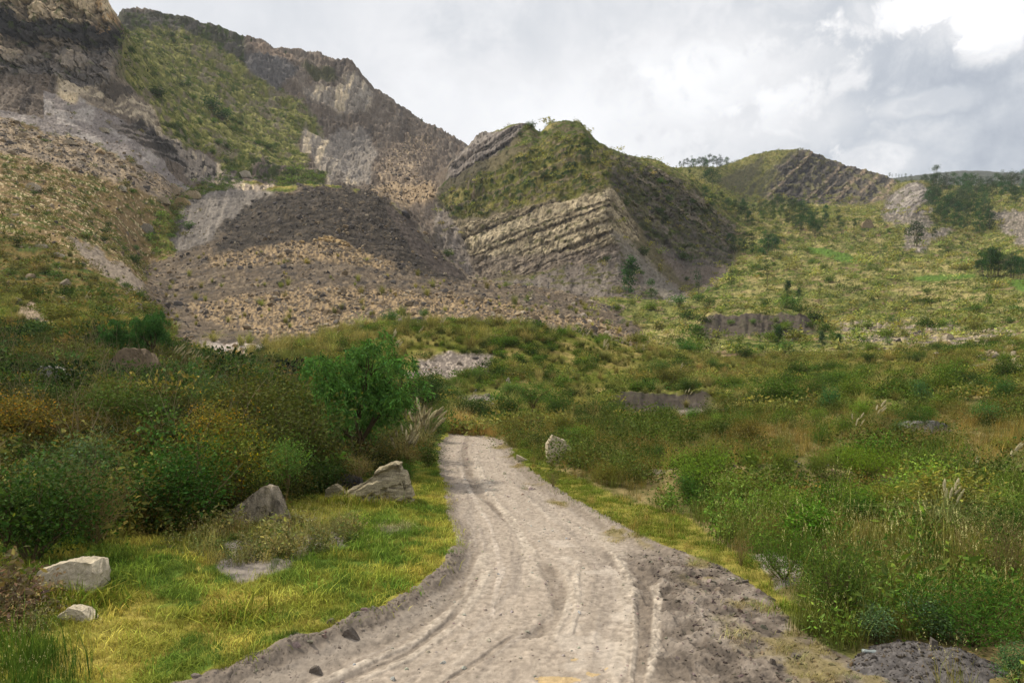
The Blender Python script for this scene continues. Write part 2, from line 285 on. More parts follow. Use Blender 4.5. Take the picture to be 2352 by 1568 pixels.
# green spur
spur = poly([(262, 60), (285, 78), (400, 66), (470, 90), (550, 140), (580, 180), (640, 205), (715, 262), (752, 312), (735, 320), (700, 300), (690, 340), (720, 400), (690, 400), (640, 385), (590, 365), (560, 400), (520, 395), (480, 350), (430, 345), (370, 300), (350, 250), (310, 215), (270, 170)], 11.2, 14.5, 16)
lay((.150, .150, .052), spur); lay((.25, .235, .10), spur * sstep(-.02, .3, NB + .5 * NA)); lay((.075, .095, .026), spur * sstep(.06, .32, np.roll(NB, 57, 1) + .3 * NE)); lay((.17, .145, .10), spur * sstep(.2, .4, np.roll(NB, 111, 1) + .2 * NE)); veg = np.maximum(veg, spur)
sp_ = spur * sstep(.16, .32, .6 * np.roll(NA, 260, 1) + .55 * ND + .3 * NE); lay((.185, .158, .12), sp_ * .8); veg *= 1 - .7 * sp_
m = poly([(520, 395), (560, 350), (600, 370), (640, 395), (630, 425), (540, 430)], 11, 13, 12); lay(green, m * sstep(-.15, .1, NE)); veg = np.maximum(veg, m * .8)
m = poly([(625, 405), (690, 395), (760, 400), (740, 430), (640, 434)], 10.8, 13, 8); lay(lgreen, m * .9); lay(green, m * sstep(0, .2, NB)); veg = np.maximum(veg, m)
m = poly([(430, 345), (520, 390), (560, 420), (640, 425), (600, 440), (480, 425), (440, 420), (390, 370), (330, 310), (360, 290)], 10.5, 13, 10) * (1 - spur); lay((.29, .245, .20), m); lay(cream, m * sstep(.05, .3, fbm2(U / 10, Vp / 30, 3, 66))); lay(dshale, m * sstep(.15, .35, -fbm2(U / 12, Vp / 8, 3, 67)))
# layered walls at the foot of the spur and of the cliff
m = poly([(200, 195), (260, 190), (310, 215), (350, 250), (375, 300), (330, 290), (260, 250), (200, 240)], 10.2, 13, 8); lay((.27, .22, .165), m); lay((.46, .38, .27), m * sstep(-.05, .2, fbm2(U / 40, (Vp - .1 * U) / 6, 3, 77))); lay((.14, .115, .092), m * poly([(215, 195), (265, 190), (320, 225), (300, 235), (240, 225)], 10, 13, 6))
m = poly([(130, 190), (210, 190), (200, 225), (160, 240), (130, 220)], 9.8, 12.3, 8); lay(cream, m * .9)
m = poly([(245, 290), (330, 280), (400, 340), (440, 395), (380, 370), (300, 320)], 10, 12.6, 8); lay(dshale, m); lay((.22, .19, .165), m * sstep(.0, .2, fbm2(U / 60, (Vp - .25 * U) / 5, 3, 78)))
# left cliff
cliff = poly([(-1200, -400), (150, -200), (262, -5), (285, 60), (276, 130), (262, 195), (200, 200), (100, 175), (0, 165), (-1200, 20)], 10.6, 13.2, 8)
bed = (Vp - .12 * U) / 26 + .7 * fbm2(U / 70, Vp / 50, 3, 81)
cv, ce = cell2(U / 40 + .5 * NE, bed * 1.1 + .2 * NE, 82)
cv2, ce2 = cell2(U / 15 + .4 * NE, bed * 2.6 + .3 * NE, 83)
b1 = fbm1(bed / 2.2, 3, 84)
lay((.20, .162, .118), cliff); lay((.42, .335, .225), cliff * sstep(.0, .3, b1 + .5 * (cv - .5))); lay((.070, .064, .060), cliff * sstep(.0, .2, -b1 + .5 * (cv2 - .5))); lay((.40, .27, .14), cliff * sstep(200, 250, U) * (Vp < 80) * sstep(.1, .3, NE + .4 * (cv - .5)))
RGB *= (1 + cliff * (.5 * (cv2 - .5) + .3 * (cv - .5)))[..., None]; lay(dark, cliff * .8 * (1 - sstep(.0, .05, np.minimum(ce, ce2 * 1.3)))); lay((.17, .155, .15), cliff * sstep(95, 150, Vp) * .7); lay(green, cliff * sstep(.25, .4, NB) * .7); veg *= 1 - .95 * cliff
# layered hill in the middle
lh = poly([(1000, 480), (1010, 440), (1040, 378), (1100, 318), (1215, 280), (1245, 310), (1300, 270), (1370, 322), (1450, 358), (1600, 428), (1690, 520), (1690, 600), (1640, 660), (1560, 690), (1420, 700), (1250, 660), (1080, 645), (1000, 570)], 9.2, 13.4, 4)
xk = 1405 + 12 * NE
S = np.where(U < xk, (Vp - 460) + .345 * (U - 1400) - .00012 * (U - 1400) ** 2, (Vp - 460) - 1.15 * (U - xk) + (xk - 1400) * .3) + 2.2 * ND + .8 * NE
strata = lh * poly([(1010, 585), (1030, 500), (1090, 510), (1200, 470), (1320, 455), (1395, 430), (1440, 470), (1470, 545), (1440, 560), (1400, 590), (1250, 620), (1080, 645)], 9.5, 12.6, 9)
lay((.135, .118, .075), lh); lay(green, lh * (LT > 11.6) * sstep(-.15, .15, NB)); veg = np.where(lh > 0, .35, veg)
st1 = .55 * fbm1(S / 15, 2, 101) + 1.0 * fbm1(S / 4.4, 3, 103) + .12 * fbm2(U / 7, S / 14, 3, 104)
lay((.20, .165, .112), strata); lay((.34, .285, .195), strata * sstep(.05, .32, st1 + .35 * NE + .3 * NB)); lay((.115, .092, .065), strata * sstep(.10, .3, -st1 + .25 * NE)); lay((.035, .03, .026), strata * sstep(.30, .42, -st1 + .12 * NE)); lay((.10, .095, .04), strata * .8 * sstep(.25, .4, NB + .3 * NE))
lay((.19, .155, .125), strata * poly([(1010, 640), (1020, 590), (1250, 585), (1450, 555), (1440, 600), (1250, 640)], 9, 12, 8) * .75)
m = lh * poly([(955, 500), (1000, 470), (1040, 500), (1080, 590), (1095, 640), (1040, 620), (980, 560)], 9.2, 12, 8); lay((.20, .168, .138), m); lay((.26, .22, .185), m * sstep(.05, .3, streak))
strata *= 1 - m
strata *= 1 - .75 * sstep(1370, 1450, U + 25 * NE) * sstep(-.15, .15, NB + .3 * ND)
jt0 = cell2(U / 13 + .4 * NE, S / 16 + .3 * NE, 306); RGB *= (1 + strata * (.45 * (jt0[0] - .5)))[..., None]; lay(dark, strata * .5 * (jt0[1] < .05))
m = lh * poly([(1010, 470), (1060, 430), (1140, 385), (1250, 330), (1340, 310), (1400, 350), (1395, 430), (1320, 455), (1200, 470), (1090, 505), (1030, 490)], 11, 13.2, 16)
lay((.125, .122, .042), m); lay((.23, .20, .085), m * sstep(.05, .3, NA + .4 * NE)); lay(dgreen, m * sstep(.0, .28, NB + .25 * NE)); lay((.17, .14, .10), m * sstep(.2, .4, np.roll(NB, 99, 1))); lg_ = m * (LT < 12.7) * sstep(.08, .25, st1 + .35 * NE + .2 * NB); lay((.155, .128, .09), lg_ * .75); veg = np.maximum(veg, m) * (1 - .7 * lg_); lhgreen = m * (1 - .8 * lg_)
m = lh * poly([(1200, 345), (1260, 285), (1300, 275), (1340, 282), (1365, 325), (1300, 345), (1250, 375)], 12, 13.3, 10); lay((.085, .085, .045), m); lay((.16, .14, .095), m * sstep(.1, .3, NE)); lay((.09, .105, .03), m * sstep(-.05, .2, NB))
# upper slab with steep dark beds
slab = lh * poly([(1015, 415), (1040, 375), (1100, 318), (1215, 280), (1190, 310), (1130, 365), (1060, 418), (1030, 420)], 11.6, 13.4, 5)
S2 = (Vp - 350) + .62 * (U - 1120) + 4 * NE
st2 = fbm1(S2 / 9, 2, 111) + .6 * fbm1(S2 / 3.4, 2, 112)
lay((.19, .16, .14), slab); lay((.27, .235, .205), slab * sstep(.1, .35, st2)); lay((.035, .032, .03), slab * sstep(.04, .22, -st2)); veg *= 1 - .8 * slab
m = lh * poly([(1035, 375), (1100, 312), (1215, 276), (1190, 290), (1100, 330)], 12, 13.4, 6); lay((.19, .16, .075), m * .85)
# right flank in the fold
fl = lh * poly([(1390, 345), (1440, 360), (1600, 430), (1690, 520), (1680, 610), (1600, 640), (1500, 560), (1440, 480), (1400, 430)], 10.5, 13.4, 8)
S3 = (Vp - 460) - .75 * (U - 1450) + 9 * ND
st3 = fbm1(S3 / 16, 3, 121)
lay((.165, .14, .108), fl); lay((.26, .215, .155), fl * sstep(.05, .3, st3 + .3 * NE)); lay((.06, .054, .045), fl * .7 * sstep(.15, .35, -st3 + .2 * NE)); lay((.13, .125, .045), fl * sstep(-.02, .25, NB + .3 * ND)); lay((.075, .09, .026), fl * sstep(.1, .3, np.roll(NB, 80, 1) + .2 * NE)); lay((.24, .195, .135), fl * .8 * sstep(.2, .36, st3 + .45 * NE)); lay((.05, .045, .038), fl * .4 * sstep(.22, .4, -st3 + .35 * np.roll(NE, 60, 1)))
m = fl * poly([(1440, 350), (1600, 428), (1680, 510), (1640, 500), (1560, 440), (1460, 390)], 12, 13.4, 10); lay((.19, .18, .06), m); lay(green, m * sstep(.05, .3, NB)); veg = np.maximum(veg, m)
m = lh * poly([(1080, 650), (1200, 640), (1340, 600), (1440, 560), (1480, 600), (1560, 660), (1600, 690), (1440, 700), (1250, 680)], 9, 11.6, 10) * (1 - strata * .7); lay((.175, .145, .118), m); lay((.225, .19, .155), m * sstep(0, .3, streak)); lay((.13, .12, .05), m * sstep(.1, .35, NB + .3 * NE)); veg *= 1 - .5 * m; talus = m
m = poly([(1400, 530), (1440, 545), (1560, 670), (1600, 720), (1540, 700), (1450, 620)], 9, 12, 6); lay((.24, .21, .17), m * .8)
m = lh * poly([(1500, 560), (1620, 600), (1690, 620), (1640, 665), (1560, 640)], 9, 12, 10); lay((.155, .13, .11), m * .9)
# far hill, slabs on the right, wooded hill
fh = ((LT > 13.0) & (LT < 15.2) & (U > 1480)).astype(np.float32)
lay((.18, .165, .07), fh); lay((.10, .11, .035), fh * sstep(0, .3, NB))
m = poly([(1690, 470), (1700, 420), (1790, 348), (1860, 342), (1890, 360), (2060, 412), (2040, 450), (1990, 470), (1850, 475), (1760, 470)], 13, 15.2, 8)
S4 = (Vp - 400) + 1.0 * (U - 1900) + 5 * ND
st4 = fbm1(S4 / 12 + .25 * NE, 3, 131) + .12 * NE + .2 * NB
fhrock = m * sstep(-.25, .1, (U - 1790 + .5 * (Vp - 400)) / 90 + ND * .6)
lay((.13, .112, .092), fhrock); lay((.28, .215, .145), fhrock * sstep(.1, .32, st4 + .2 * NE)); lay((.055, .05, .048), fhrock * sstep(.12, .35, -st4)); lay((.17, .155, .075), fhrock * sstep(.2, .35, NE + .1))
lay((.105, .10, .06), m * (1 - fhrock) * sstep(.05, .3, fbm2(U / 16 + Vp / 20, Vp / 40, 3, 133)))
m = poly([(1640, 420), (1700, 385), (1760, 355), (1740, 400), (1700, 440)], 13, 15.2, 8); lay((.10, .092, .062), m * .7)
m = poly([(2024, 495), (2035, 455), (2080, 425), (2112, 415), (2140, 440), (2140, 490), (2090, 500)], 11.6, 15.2, 5)
S5 = np.hypot((U - 2140) * 1.0, (Vp - 510) * 1.15) / 7 + .5 * NE
rslab = m; lay((.235, .205, .18), m); lay((.14, .115, .092), m * sstep(.0, .25, fbm1(S5, 2, 141))); lay((.33, .29, .25), m * sstep(.1, .3, -fbm1(S5, 2, 142)))
for pts in ([(2020, 495), (2090, 495), (2140, 500), (2130, 530), (2060, 520)], [(2070, 540), (2110, 520), (2145, 545), (2110, 580), (2080, 570)], [(2270, 480), (2330, 480), (2420, 500), (2420, 570), (2340, 560), (2290, 520)], [(2100, 420 + 130), (2150, 530), (2190, 520), (2180, 545)]):
    m = poly(pts, 9.5, 13.5, 14); lay((.17, .15, .132), m * .9); lay((.24, .21, .18), m * sstep(.1, .3, NF)); veg *= 1 - .9 * m
# bright fields
for pts in ([(1855, 568), (1900, 572), (1965, 590), (1975, 600), (1940, 602), (1900, 588), (1862, 580)], [(2050, 640), (2140, 632), (2240, 632), (2240, 640), (2130, 645)], [(2300, 642), (2420, 640), (2420, 672), (2350, 668)]):
    m = poly(pts, 7.5, 13.5, 3); lay((.105, .155, .042), m); veg *= 1 - .95 * m
# eroded banks
LTn = LT + .05 * ND + .03 * NE
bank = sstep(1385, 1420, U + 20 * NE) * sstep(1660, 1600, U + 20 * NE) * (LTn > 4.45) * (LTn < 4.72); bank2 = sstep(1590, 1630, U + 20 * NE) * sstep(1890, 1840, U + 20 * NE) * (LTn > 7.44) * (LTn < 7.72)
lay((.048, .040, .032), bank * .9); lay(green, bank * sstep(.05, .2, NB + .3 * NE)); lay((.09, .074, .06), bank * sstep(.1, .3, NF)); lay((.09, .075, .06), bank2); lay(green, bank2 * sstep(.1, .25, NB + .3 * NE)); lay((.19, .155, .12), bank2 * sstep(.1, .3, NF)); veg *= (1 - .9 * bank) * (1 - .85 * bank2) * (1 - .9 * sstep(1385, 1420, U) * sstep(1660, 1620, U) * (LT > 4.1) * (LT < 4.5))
for pts in ([(1550, 930), (1690, 935), (1700, 955), (1560, 965)], [(1050, 905), (1130, 910), (1140, 935), (1060, 930)], [(960, 830), (1040, 810), (1140, 815), (1130, 850), (1030, 865), (970, 860)], [(900, 860), (990, 850), (1000, 870), (920, 880)]):
    m = poly(pts, 3.5, 6.8, 12); lay((.185, .16, .14), m); lay((.30, .26, .22), m * sstep(.15, .3, NF)); veg *= 1 - .85 * m
m = poly([(1500, 1110), (1560, 1085), (1650, 1082), (1740, 1095), (1900, 1098), (2050, 1118), (2140, 1130), (2090, 1150), (1930, 1140), (1800, 1125), (1640, 1108), (1560, 1120)], 1.5, 4, 10); lay((.135, .115, .10), m); lay((.24, .21, .18), m * sstep(.1, .3, NF)); veg *= 1 - .9 * m; ridge_gravel = m
m = poly([(2080, 1020), (2200, 1010), (2352, 1020), (2500, 1040), (2500, 1075), (2200, 1050), (2100, 1045)], 1.5, 5, 14); lay((.26, .20, .12), m); veg *= 1 - .6 * m
m = poly([(1900, 745), (2050, 735), (2150, 750), (2330, 760), (2352, 860), (2200, 830), (2050, 820), (1980, 790)], 5, 9.5, 22) * sstep(-.05, .15, NB); lay((.21, .18, .15), m); lay((.34, .28, .20), m * sstep(.15, .3, NF)); veg *= 1 - .7 * m
lay((.05, .055, .03), ((LT > 16)).astype(np.float32))
# near valley floor: yellow-green turf on the left, tall brown-green grass on the right
near = (LT < 4.2).astype(np.float32)
n1, n2, n3 = fbm2(X / 1.1, Y / 1.6, 4, 201), fbm2(X / .28, Y / .4, 3, 202), fbm2(X / .06, Y / .09, 2, 203)
nl = near * (U < 1120)
lay((.195, .188, .032), nl); lay((.085, .135, .020), nl * sstep(-.08, .25, n1 * .7 + .8 * n2)); lay((.31, .255, .06), nl * sstep(.08, .36, -n1 * .7 + .7 * np.roll(n2, 50, 1)))
nr = near * (U >= 1120)
lay((.14, .118, .045), nr); lay((.08, .09, .024), nr * sstep(0, .3, n1)); lay((.24, .185, .08), nr * sstep(.1, .35, -n1 + .4 * n2))
for k, pts in enumerate(([(545, 1340), (490, 1300), (520, 1250), (640, 1215), (790, 1225), (800, 1255), (700, 1280), (640, 1320)], [(880, 1215), (940, 1205), (945, 1220), (890, 1230)])):
    m = poly(pts, 0, 3, 12); lay((.25, .215, .18), m); lay((.15, .13, .115), m * sstep(.1, .3, n2)); veg *= 1 - .7 * m
for pts in ([(1700, 1290), (1760, 1265), (1850, 1290), (1840, 1340), (1760, 1350)], [(1590, 1085), (1500, 1075), (1480, 1090), (1560, 1100)]):
    m = poly(pts, 0, 3, 10); lay((.27, .235, .20), m); veg *= 1 - .8 * m

# ------------------------------------------------------------------ the dirt road
rl = np.array([(490, 1568), (650, 1500), (780, 1450), (885, 1400), (965, 1350), (1022, 1300), (1046, 1250), (1034, 1200), (1024, 1150), (1016, 1100), (1006, 1060), (1010, 1030), (1030, 1002), (1036, 996)], float)[::-1]
rr = np.array([(2060, 1568), (1915, 1500), (1840, 1450), (1795, 1400), (1735, 1350), (1655, 1300), (1600, 1280), (1520, 1250), (1420, 1200), (1325, 1150), (1240, 1100), (1185, 1060), (1172, 1030), (1158, 1016), (1128, 1007), (1090, 1001), (1060, 996), (1040, 994)], float)[::-1]
# below the frame the road carries on towards and past the viewer in straight lines on the ground
Vr = V0 + CAM_H * FOC / Y                              # row of flat ground at this depth
xl = (np.interp(Vr, rl[:, 1], rl[:, 0]) - U0) / FOC * Y; xr = (np.interp(Vr, rr[:, 1], rr[:, 0]) - U0) / FOC * Y
yb = CAM_H * FOC / (1568 - V0)
ex = np.clip(yb - Y, 0, None)
xl = np.where(Y < yb, (490 - U0) / FOC * yb - .55 * ex, xl); xr = np.where(Y < yb, (2060 - U0) / FOC * yb + .1 * ex, xr)
wob = .05 * np.sqrt(Y) * (n1 * .8 + n2 * .5)
rt = (X + wob - xl) / (xr - xl)
road = ((rt > 0) & (rt < 1) & (Vr > 995) & (LT < 4.1)).astype(np.float32)
lat = rt * (xr - xl)
v = Vr
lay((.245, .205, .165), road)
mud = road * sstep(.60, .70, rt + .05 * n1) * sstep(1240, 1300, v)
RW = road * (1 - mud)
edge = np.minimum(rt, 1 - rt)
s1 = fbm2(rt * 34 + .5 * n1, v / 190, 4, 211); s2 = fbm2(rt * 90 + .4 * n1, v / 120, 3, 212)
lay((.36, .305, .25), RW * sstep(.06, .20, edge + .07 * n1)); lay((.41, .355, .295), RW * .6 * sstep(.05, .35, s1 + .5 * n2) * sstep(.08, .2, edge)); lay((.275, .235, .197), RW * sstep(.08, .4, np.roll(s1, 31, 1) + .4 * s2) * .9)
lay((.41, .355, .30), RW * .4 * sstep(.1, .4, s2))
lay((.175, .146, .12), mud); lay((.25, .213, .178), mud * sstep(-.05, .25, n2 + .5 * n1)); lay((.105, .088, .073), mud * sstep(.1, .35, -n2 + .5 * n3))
hroad = np.zeros(U.shape)
def track(pts, w0, w1, c, h, wob_=6, soft=.5):
    """one wheel mark: a centre line on the ground, its half width in metres, its clay colour and its depth"""
    p = np.array(pts, float); p = p[np.argsort(p[:, 1])]
    yy = CAM_H * FOC / (p[:, 1] - V0); xx = (p[:, 0] - U0) / FOC * yy
    o = np.argsort(yy)
    cx = np.interp(Y, yy[o], xx[o]) + .05 * n1 + .02 * n2
    w = np.interp(Y, [6, 30], [w0, w1]) * (1 + .7 * n1)
    inside = sstep(1.25, 1 - soft, np.abs(X - cx) / np.maximum(w, .012)) * sstep(p[0, 1] - 6, p[0, 1] + 14, v) * (v < p[-1, 1] + (999 if p[-1, 1] > 1540 else 0))
    m = road * inside * (.55 + .45 * sstep(-.2, .15, fbm2(X / .3, Y / 1.2, 3, 217)))
    lay(c, m * np.clip(.75 + .9 * n2 + .8 * n3, 0, 1)); hroad[...] += .5 * h * m
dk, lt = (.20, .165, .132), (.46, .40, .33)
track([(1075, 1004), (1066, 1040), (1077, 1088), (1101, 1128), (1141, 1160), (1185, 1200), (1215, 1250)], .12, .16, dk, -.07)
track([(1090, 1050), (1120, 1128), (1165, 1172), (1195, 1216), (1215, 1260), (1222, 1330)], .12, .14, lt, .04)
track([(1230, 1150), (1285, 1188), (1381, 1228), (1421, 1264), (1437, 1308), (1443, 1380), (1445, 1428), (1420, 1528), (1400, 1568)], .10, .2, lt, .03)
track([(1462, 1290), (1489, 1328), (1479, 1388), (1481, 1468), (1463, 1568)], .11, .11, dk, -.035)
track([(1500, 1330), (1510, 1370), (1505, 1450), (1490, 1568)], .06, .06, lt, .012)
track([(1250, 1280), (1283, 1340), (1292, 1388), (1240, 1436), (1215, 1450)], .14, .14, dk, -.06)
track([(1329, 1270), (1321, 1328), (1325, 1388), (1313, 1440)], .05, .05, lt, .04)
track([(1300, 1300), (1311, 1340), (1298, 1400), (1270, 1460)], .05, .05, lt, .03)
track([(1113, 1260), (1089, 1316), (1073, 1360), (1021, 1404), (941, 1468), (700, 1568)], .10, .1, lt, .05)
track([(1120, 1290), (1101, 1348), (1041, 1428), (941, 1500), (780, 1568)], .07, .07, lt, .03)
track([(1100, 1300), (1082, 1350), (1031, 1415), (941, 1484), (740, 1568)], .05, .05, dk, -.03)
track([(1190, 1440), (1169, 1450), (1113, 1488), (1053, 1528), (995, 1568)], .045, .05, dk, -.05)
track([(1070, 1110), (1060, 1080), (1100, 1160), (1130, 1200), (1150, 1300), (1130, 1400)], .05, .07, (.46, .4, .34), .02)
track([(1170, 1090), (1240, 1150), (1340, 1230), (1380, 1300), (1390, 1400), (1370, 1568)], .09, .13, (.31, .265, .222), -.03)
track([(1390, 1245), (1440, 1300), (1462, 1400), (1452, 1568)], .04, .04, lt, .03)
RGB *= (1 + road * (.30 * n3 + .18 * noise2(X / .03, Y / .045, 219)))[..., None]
m = road * sstep(.05, .25, fbm2(X / .5, Y / .7, 3, 215)) * sstep(1180, 1240, v) * sstep(.42, .5, rt) * (rt < .62); lay((.50, .44, .375), m * .6)
for (cu, cvv, a, b) in [(1283, 1543, 48, 8), (1362, 1530, 15, 4.5), (1245, 1550, 10, 4), (1320, 1497, 10, 3), (1394, 1517, 6, 2)]:
    m = road * (((U - cu + 6 * NE) / a) ** 2 + ((v - cvv + 3 * NE) / b) ** 2 < 1 + .6 * n2); lay((.52, .38, .19), m * .8)
# mud berm pushed up along the left edge, cracked
bm = sstep(-.03, .0, rt) * sstep(.075, .03, rt) * sstep(1235, 1300, v) * (LT < 4) * (rt > -.02)
bm2 = sstep(.05, .07, rt) * sstep(.13, .09, rt) * sstep(1330, 1380, v) * (LT < 4)
crv, cre = cell2(X / .26 + 1.2 * n2, Y / .36 + 1.2 * n2, 221)
hroad += blur(bm, 3) * (.11 + .06 * n2 + .08 * n1 + .02 * n3) * (1 - .12 * sstep(.05, .01, cre)) + blur(bm2, 2) * (.05 + .03 * n2)
lay((.20, .168, .138), bm * road * .8); lay((.30, .258, .215), bm2 * road * .8); lay((.09, .075, .06), (bm + bm2) * road * (cre < .025) * .7)
hroad += mud * (.07 * fbm2(X / .22, Y / .3, 4, 224, .6, True) + .03 * n2) * sstep(0, .15, 1 - rt) + mud * .06 * sstep(.70, .80, rt) * sstep(1, .9, rt)
hroad += road * (.007 * s1 + .014 * n2 + .010 * n3)
hroad += -.08 * road * sstep(0, .1, edge) + near * .10 * n1 * (1 - road) + near * .05 * n2 * (1 - road)
# loose turf creeping over the right edge
m = road * sstep(.86, .97, rt + .25 * n1) * sstep(.1, .3, n1 + .3 * n2); lay((.21, .17, .06), m * .7)
rgrass = m
m = poly([(1165, 1035), (1215, 1030), (1240, 1060), (1330, 1100), (1450, 1150), (1570, 1185), (1640, 1240), (1740, 1290), (1790, 1360), (1840, 1400), (1800, 1420), (1700, 1380), (1600, 1290), (1450, 1230), (1280, 1130)], 0, 3.6, 12) * near * (1 - road); lay((.24, .205, .045), m); lay((.14, .16, .03), m * sstep(0, .25, n1))
veg *= 1 - road

# ------------------------------------------------------------------ relief
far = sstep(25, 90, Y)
rough = np.clip(.0075 * Y, 0, 4.0) * far * (1 - .75 * sstep(900, 2000, Y))
Zd = rough * (.55 * NA + .42 * NB + .24 * NC) + .0016 * Y * (LT > 6.2) * fbm2(X / .9, (Y + Z) / .9, 3, 309)
bkb, spb, clb, stb, slb, flb, fhb = blur(bk, 4), blur(spur, 5), blur(cliff, 3), blur(strata, 3), blur(slab, 3), blur(fl, 5), blur(fhrock, 5)
gul = fbm2(U / 26 + Vp / 60 + .5 * ND, Vp / 90 + .6 * ND, 4, 301, .5, True)
soil = np.clip(blur(gully, 3) + bkb * (1 - spb) + blur(talus, 4) * .3, 0, 1)
Zd += soil * .0028 * Y * gul + bkb * .008 * Y * fbm2(X / 30, (Y + Z) / 30, 5, 303, .6) + bkb * .006 * Y * fbm2(X / 11 + Z / 25, (Y + Z) / 16, 4, 304, .6, True)
Zd += spb * .006 * Y * fbm2(X / 9, (Y + Z) / 9, 4, 44, .55) + blur(lhgreen, 4) * .006 * Y * NB
Yd = -clb * .012 * Y * (1.0 * (blur(cv, 1, 1) - .5) + .35 * (blur(cv2, 1, 1) - .5) + .8 * b1) + clb * .008 * Y * (1 - sstep(0, .10, ce))
jt = cell2(U / 16 + .3 * NE, S / 30 + .2 * ND, 305)
Yd += -stb * (.75 * sstep(-.1, .15, st1) + .9 * NE + 1.3 * (jt[0] - .5) + 1.0 * ND) - slb * 1.6 * sstep(-.1, .2, st2) - flb * (1.3 * sstep(-.1, .25, st3) + 2.5 * NE + 2 * ND) - fhb * (1.6 * sstep(-.1, .25, st4) + 2.0 * NE + 3 * ND) - blur(rslab, 3) * 2 * sstep(-.1, .2, fbm1(S5, 2, 141))
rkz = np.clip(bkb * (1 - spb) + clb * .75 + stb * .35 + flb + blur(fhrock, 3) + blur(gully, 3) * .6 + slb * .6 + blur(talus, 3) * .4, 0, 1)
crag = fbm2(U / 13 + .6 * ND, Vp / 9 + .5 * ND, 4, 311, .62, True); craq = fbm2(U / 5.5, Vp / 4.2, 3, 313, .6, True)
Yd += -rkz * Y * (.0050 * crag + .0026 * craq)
Yd += -blur(lh, 4) * (1 - stb) * 2.2 * fbm2(U / 22, Vp / 18, 4, 307, .6)
stones = cell2(X / (.0052 * Y + .25), (Y + Z * .7) / (.0052 * Y + .25), 307)
Zd += np.clip(blur(lobe * (1 - smoothdeb)) + blur(scree) * .6 + blur(chute) * .5, 0, 1) * .0011 * Y * np.where(stones[0] > .35, stones[0] * np.minimum(stones[1] * 3, 1), 0)
m = np.clip(lobe * (1 - smoothdeb) * .8 + scree * .7, 0, 1) * (stones[0] > .45) * sstep(.05, .2, stones[1])
m = m * sstep(-.1, .15, np.roll(NB, 33, 1)); lay((.27, .215, .15), m * (stones[0] > .78) * (.6 - .35 * darkdeb)); lay((.10, .087, .076), m * (stones[0] < .6) * .6)
# steps of the eroded banks: the ground drops in front of them
def step_down(u0, u1, lt0, lt1, h, seed):
    w = sstep(u0, u0 + 60, U) * sstep(u1, u1 - 60, U)
    return h * w * np.clip(.8 + .8 * NA + .3 * ND, .4, 1.2) * sstep(lt0 - .26, lt0, LTn) * sstep(lt1, lt0 + .1, LT)
Zd += step_down(1370, 1670, 4.72, 5.7, 1.5, 5) + step_down(1580, 1900, 7.72, 8.9, 3.2, 6)
Zd += blur(ridge_gravel, 5, 3) * (.50 + .40 * n1 + .12 * n2)
Yf, Zf = Y + Yd, Z + Zd + hroad * (LT < 4.3)
Xf = X + (Yd * 0)
P = np.stack([Xf, Yf, Zf], -1)
rk = np.clip(blur(bk * (1 - spur) + gully + cliff + strata + talus + fl + slab + fhrock + rslab + m * 0, 2, 1), 0, 1)[..., None]
rk = rk * (1 - .6 * np.clip(lhgreen + .6 * strata + .5 * cliff, 0, 1))[..., None]
RGB = RGB * (1 - rk) + rk * .84 * (RGB * .78 + .22 * RGB.mean(-1, keepdims=True))
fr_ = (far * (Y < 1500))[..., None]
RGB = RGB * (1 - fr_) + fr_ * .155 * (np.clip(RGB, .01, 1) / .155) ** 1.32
RGB *= 1 - road[..., None] * np.array([.10, .12, .14])
RGB *= (1 + .45 * NF * far + (.18 + .22 * far) * noise2(U / 1.7, Vp / 1.5, 401))[..., None]
RGB *= (1 - rkz * .45 * sstep(-.05, -.5, crag) - rkz * .3 * sstep(-.1, -.5, craq))[..., None]  # shade painted into the rock colour, in the hollows of the crag relief
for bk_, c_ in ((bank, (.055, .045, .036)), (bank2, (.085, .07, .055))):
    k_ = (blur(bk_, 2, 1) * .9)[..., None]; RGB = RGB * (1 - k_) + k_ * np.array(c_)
RGB = np.clip(RGB, .012, .75)
PU, PV = U0 + FOC * Xf / Yf, V0 - FOC * (Zf - CAM_H) / Yf     # where each point of the relief is seen
RM = np.minimum.accumulate(PV, axis=0)
VIS = PV <= RM + 1.5
# ------------------------------------------------------------------ mesh and material helpers
def set_props(o, label=None, cat=None, group=None, kind=None):
    for k, x in (('label', label), ('category', cat), ('group', group), ('kind', kind)):
        if x: o[k] = x
    return o
def mk_mesh(name, V, F, mats=(), smooth=True, attrs=None, mat_idx=None):
    """V (n,3); F a list of int arrays of equal-sized faces"""
    me = bpy.data.meshes.new(name)
    F = [np.asarray(f, np.int32) for f in F if len(f)]
    V = np.asarray(V, np.float32)
    me.vertices.add(len(V)); me.vertices.foreach_set('co', V.ravel())
    tot = np.concatenate([np.full(len(f), f.shape[1], np.int32) for f in F])
    idx = np.concatenate([f.ravel() for f in F]); start = np.concatenate([[0], np.cumsum(tot)[:-1]]).astype(np.int32)
    me.loops.add(len(idx)); me.loops.foreach_set('vertex_index', idx)
    me.polygons.add(len(tot)); me.polygons.foreach_set('loop_start', start); me.polygons.foreach_set('loop_total', tot)
    if smooth is not None: me.polygons.foreach_set('use_smooth', np.full(len(tot), bool(smooth)))
    for m in mats: me.materials.append(m)
    if mat_idx is not None: me.polygons.foreach_set('material_index', np.asarray(mat_idx, np.int32))
    for an, (dom, data) in (attrs or {}).items():
        data = np.asarray(data, np.float32)
        if data.ndim == 1: me.attributes.new(an, 'FLOAT', dom).data.foreach_set('value', data)
        else:
            d4 = np.ones((len(data), 4), np.float32); d4[:, :3] = data
            me.attributes.new(an, 'FLOAT_COLOR', dom).data.foreach_set('color', d4.ravel())
    me.update(calc_edges=True)
    return me
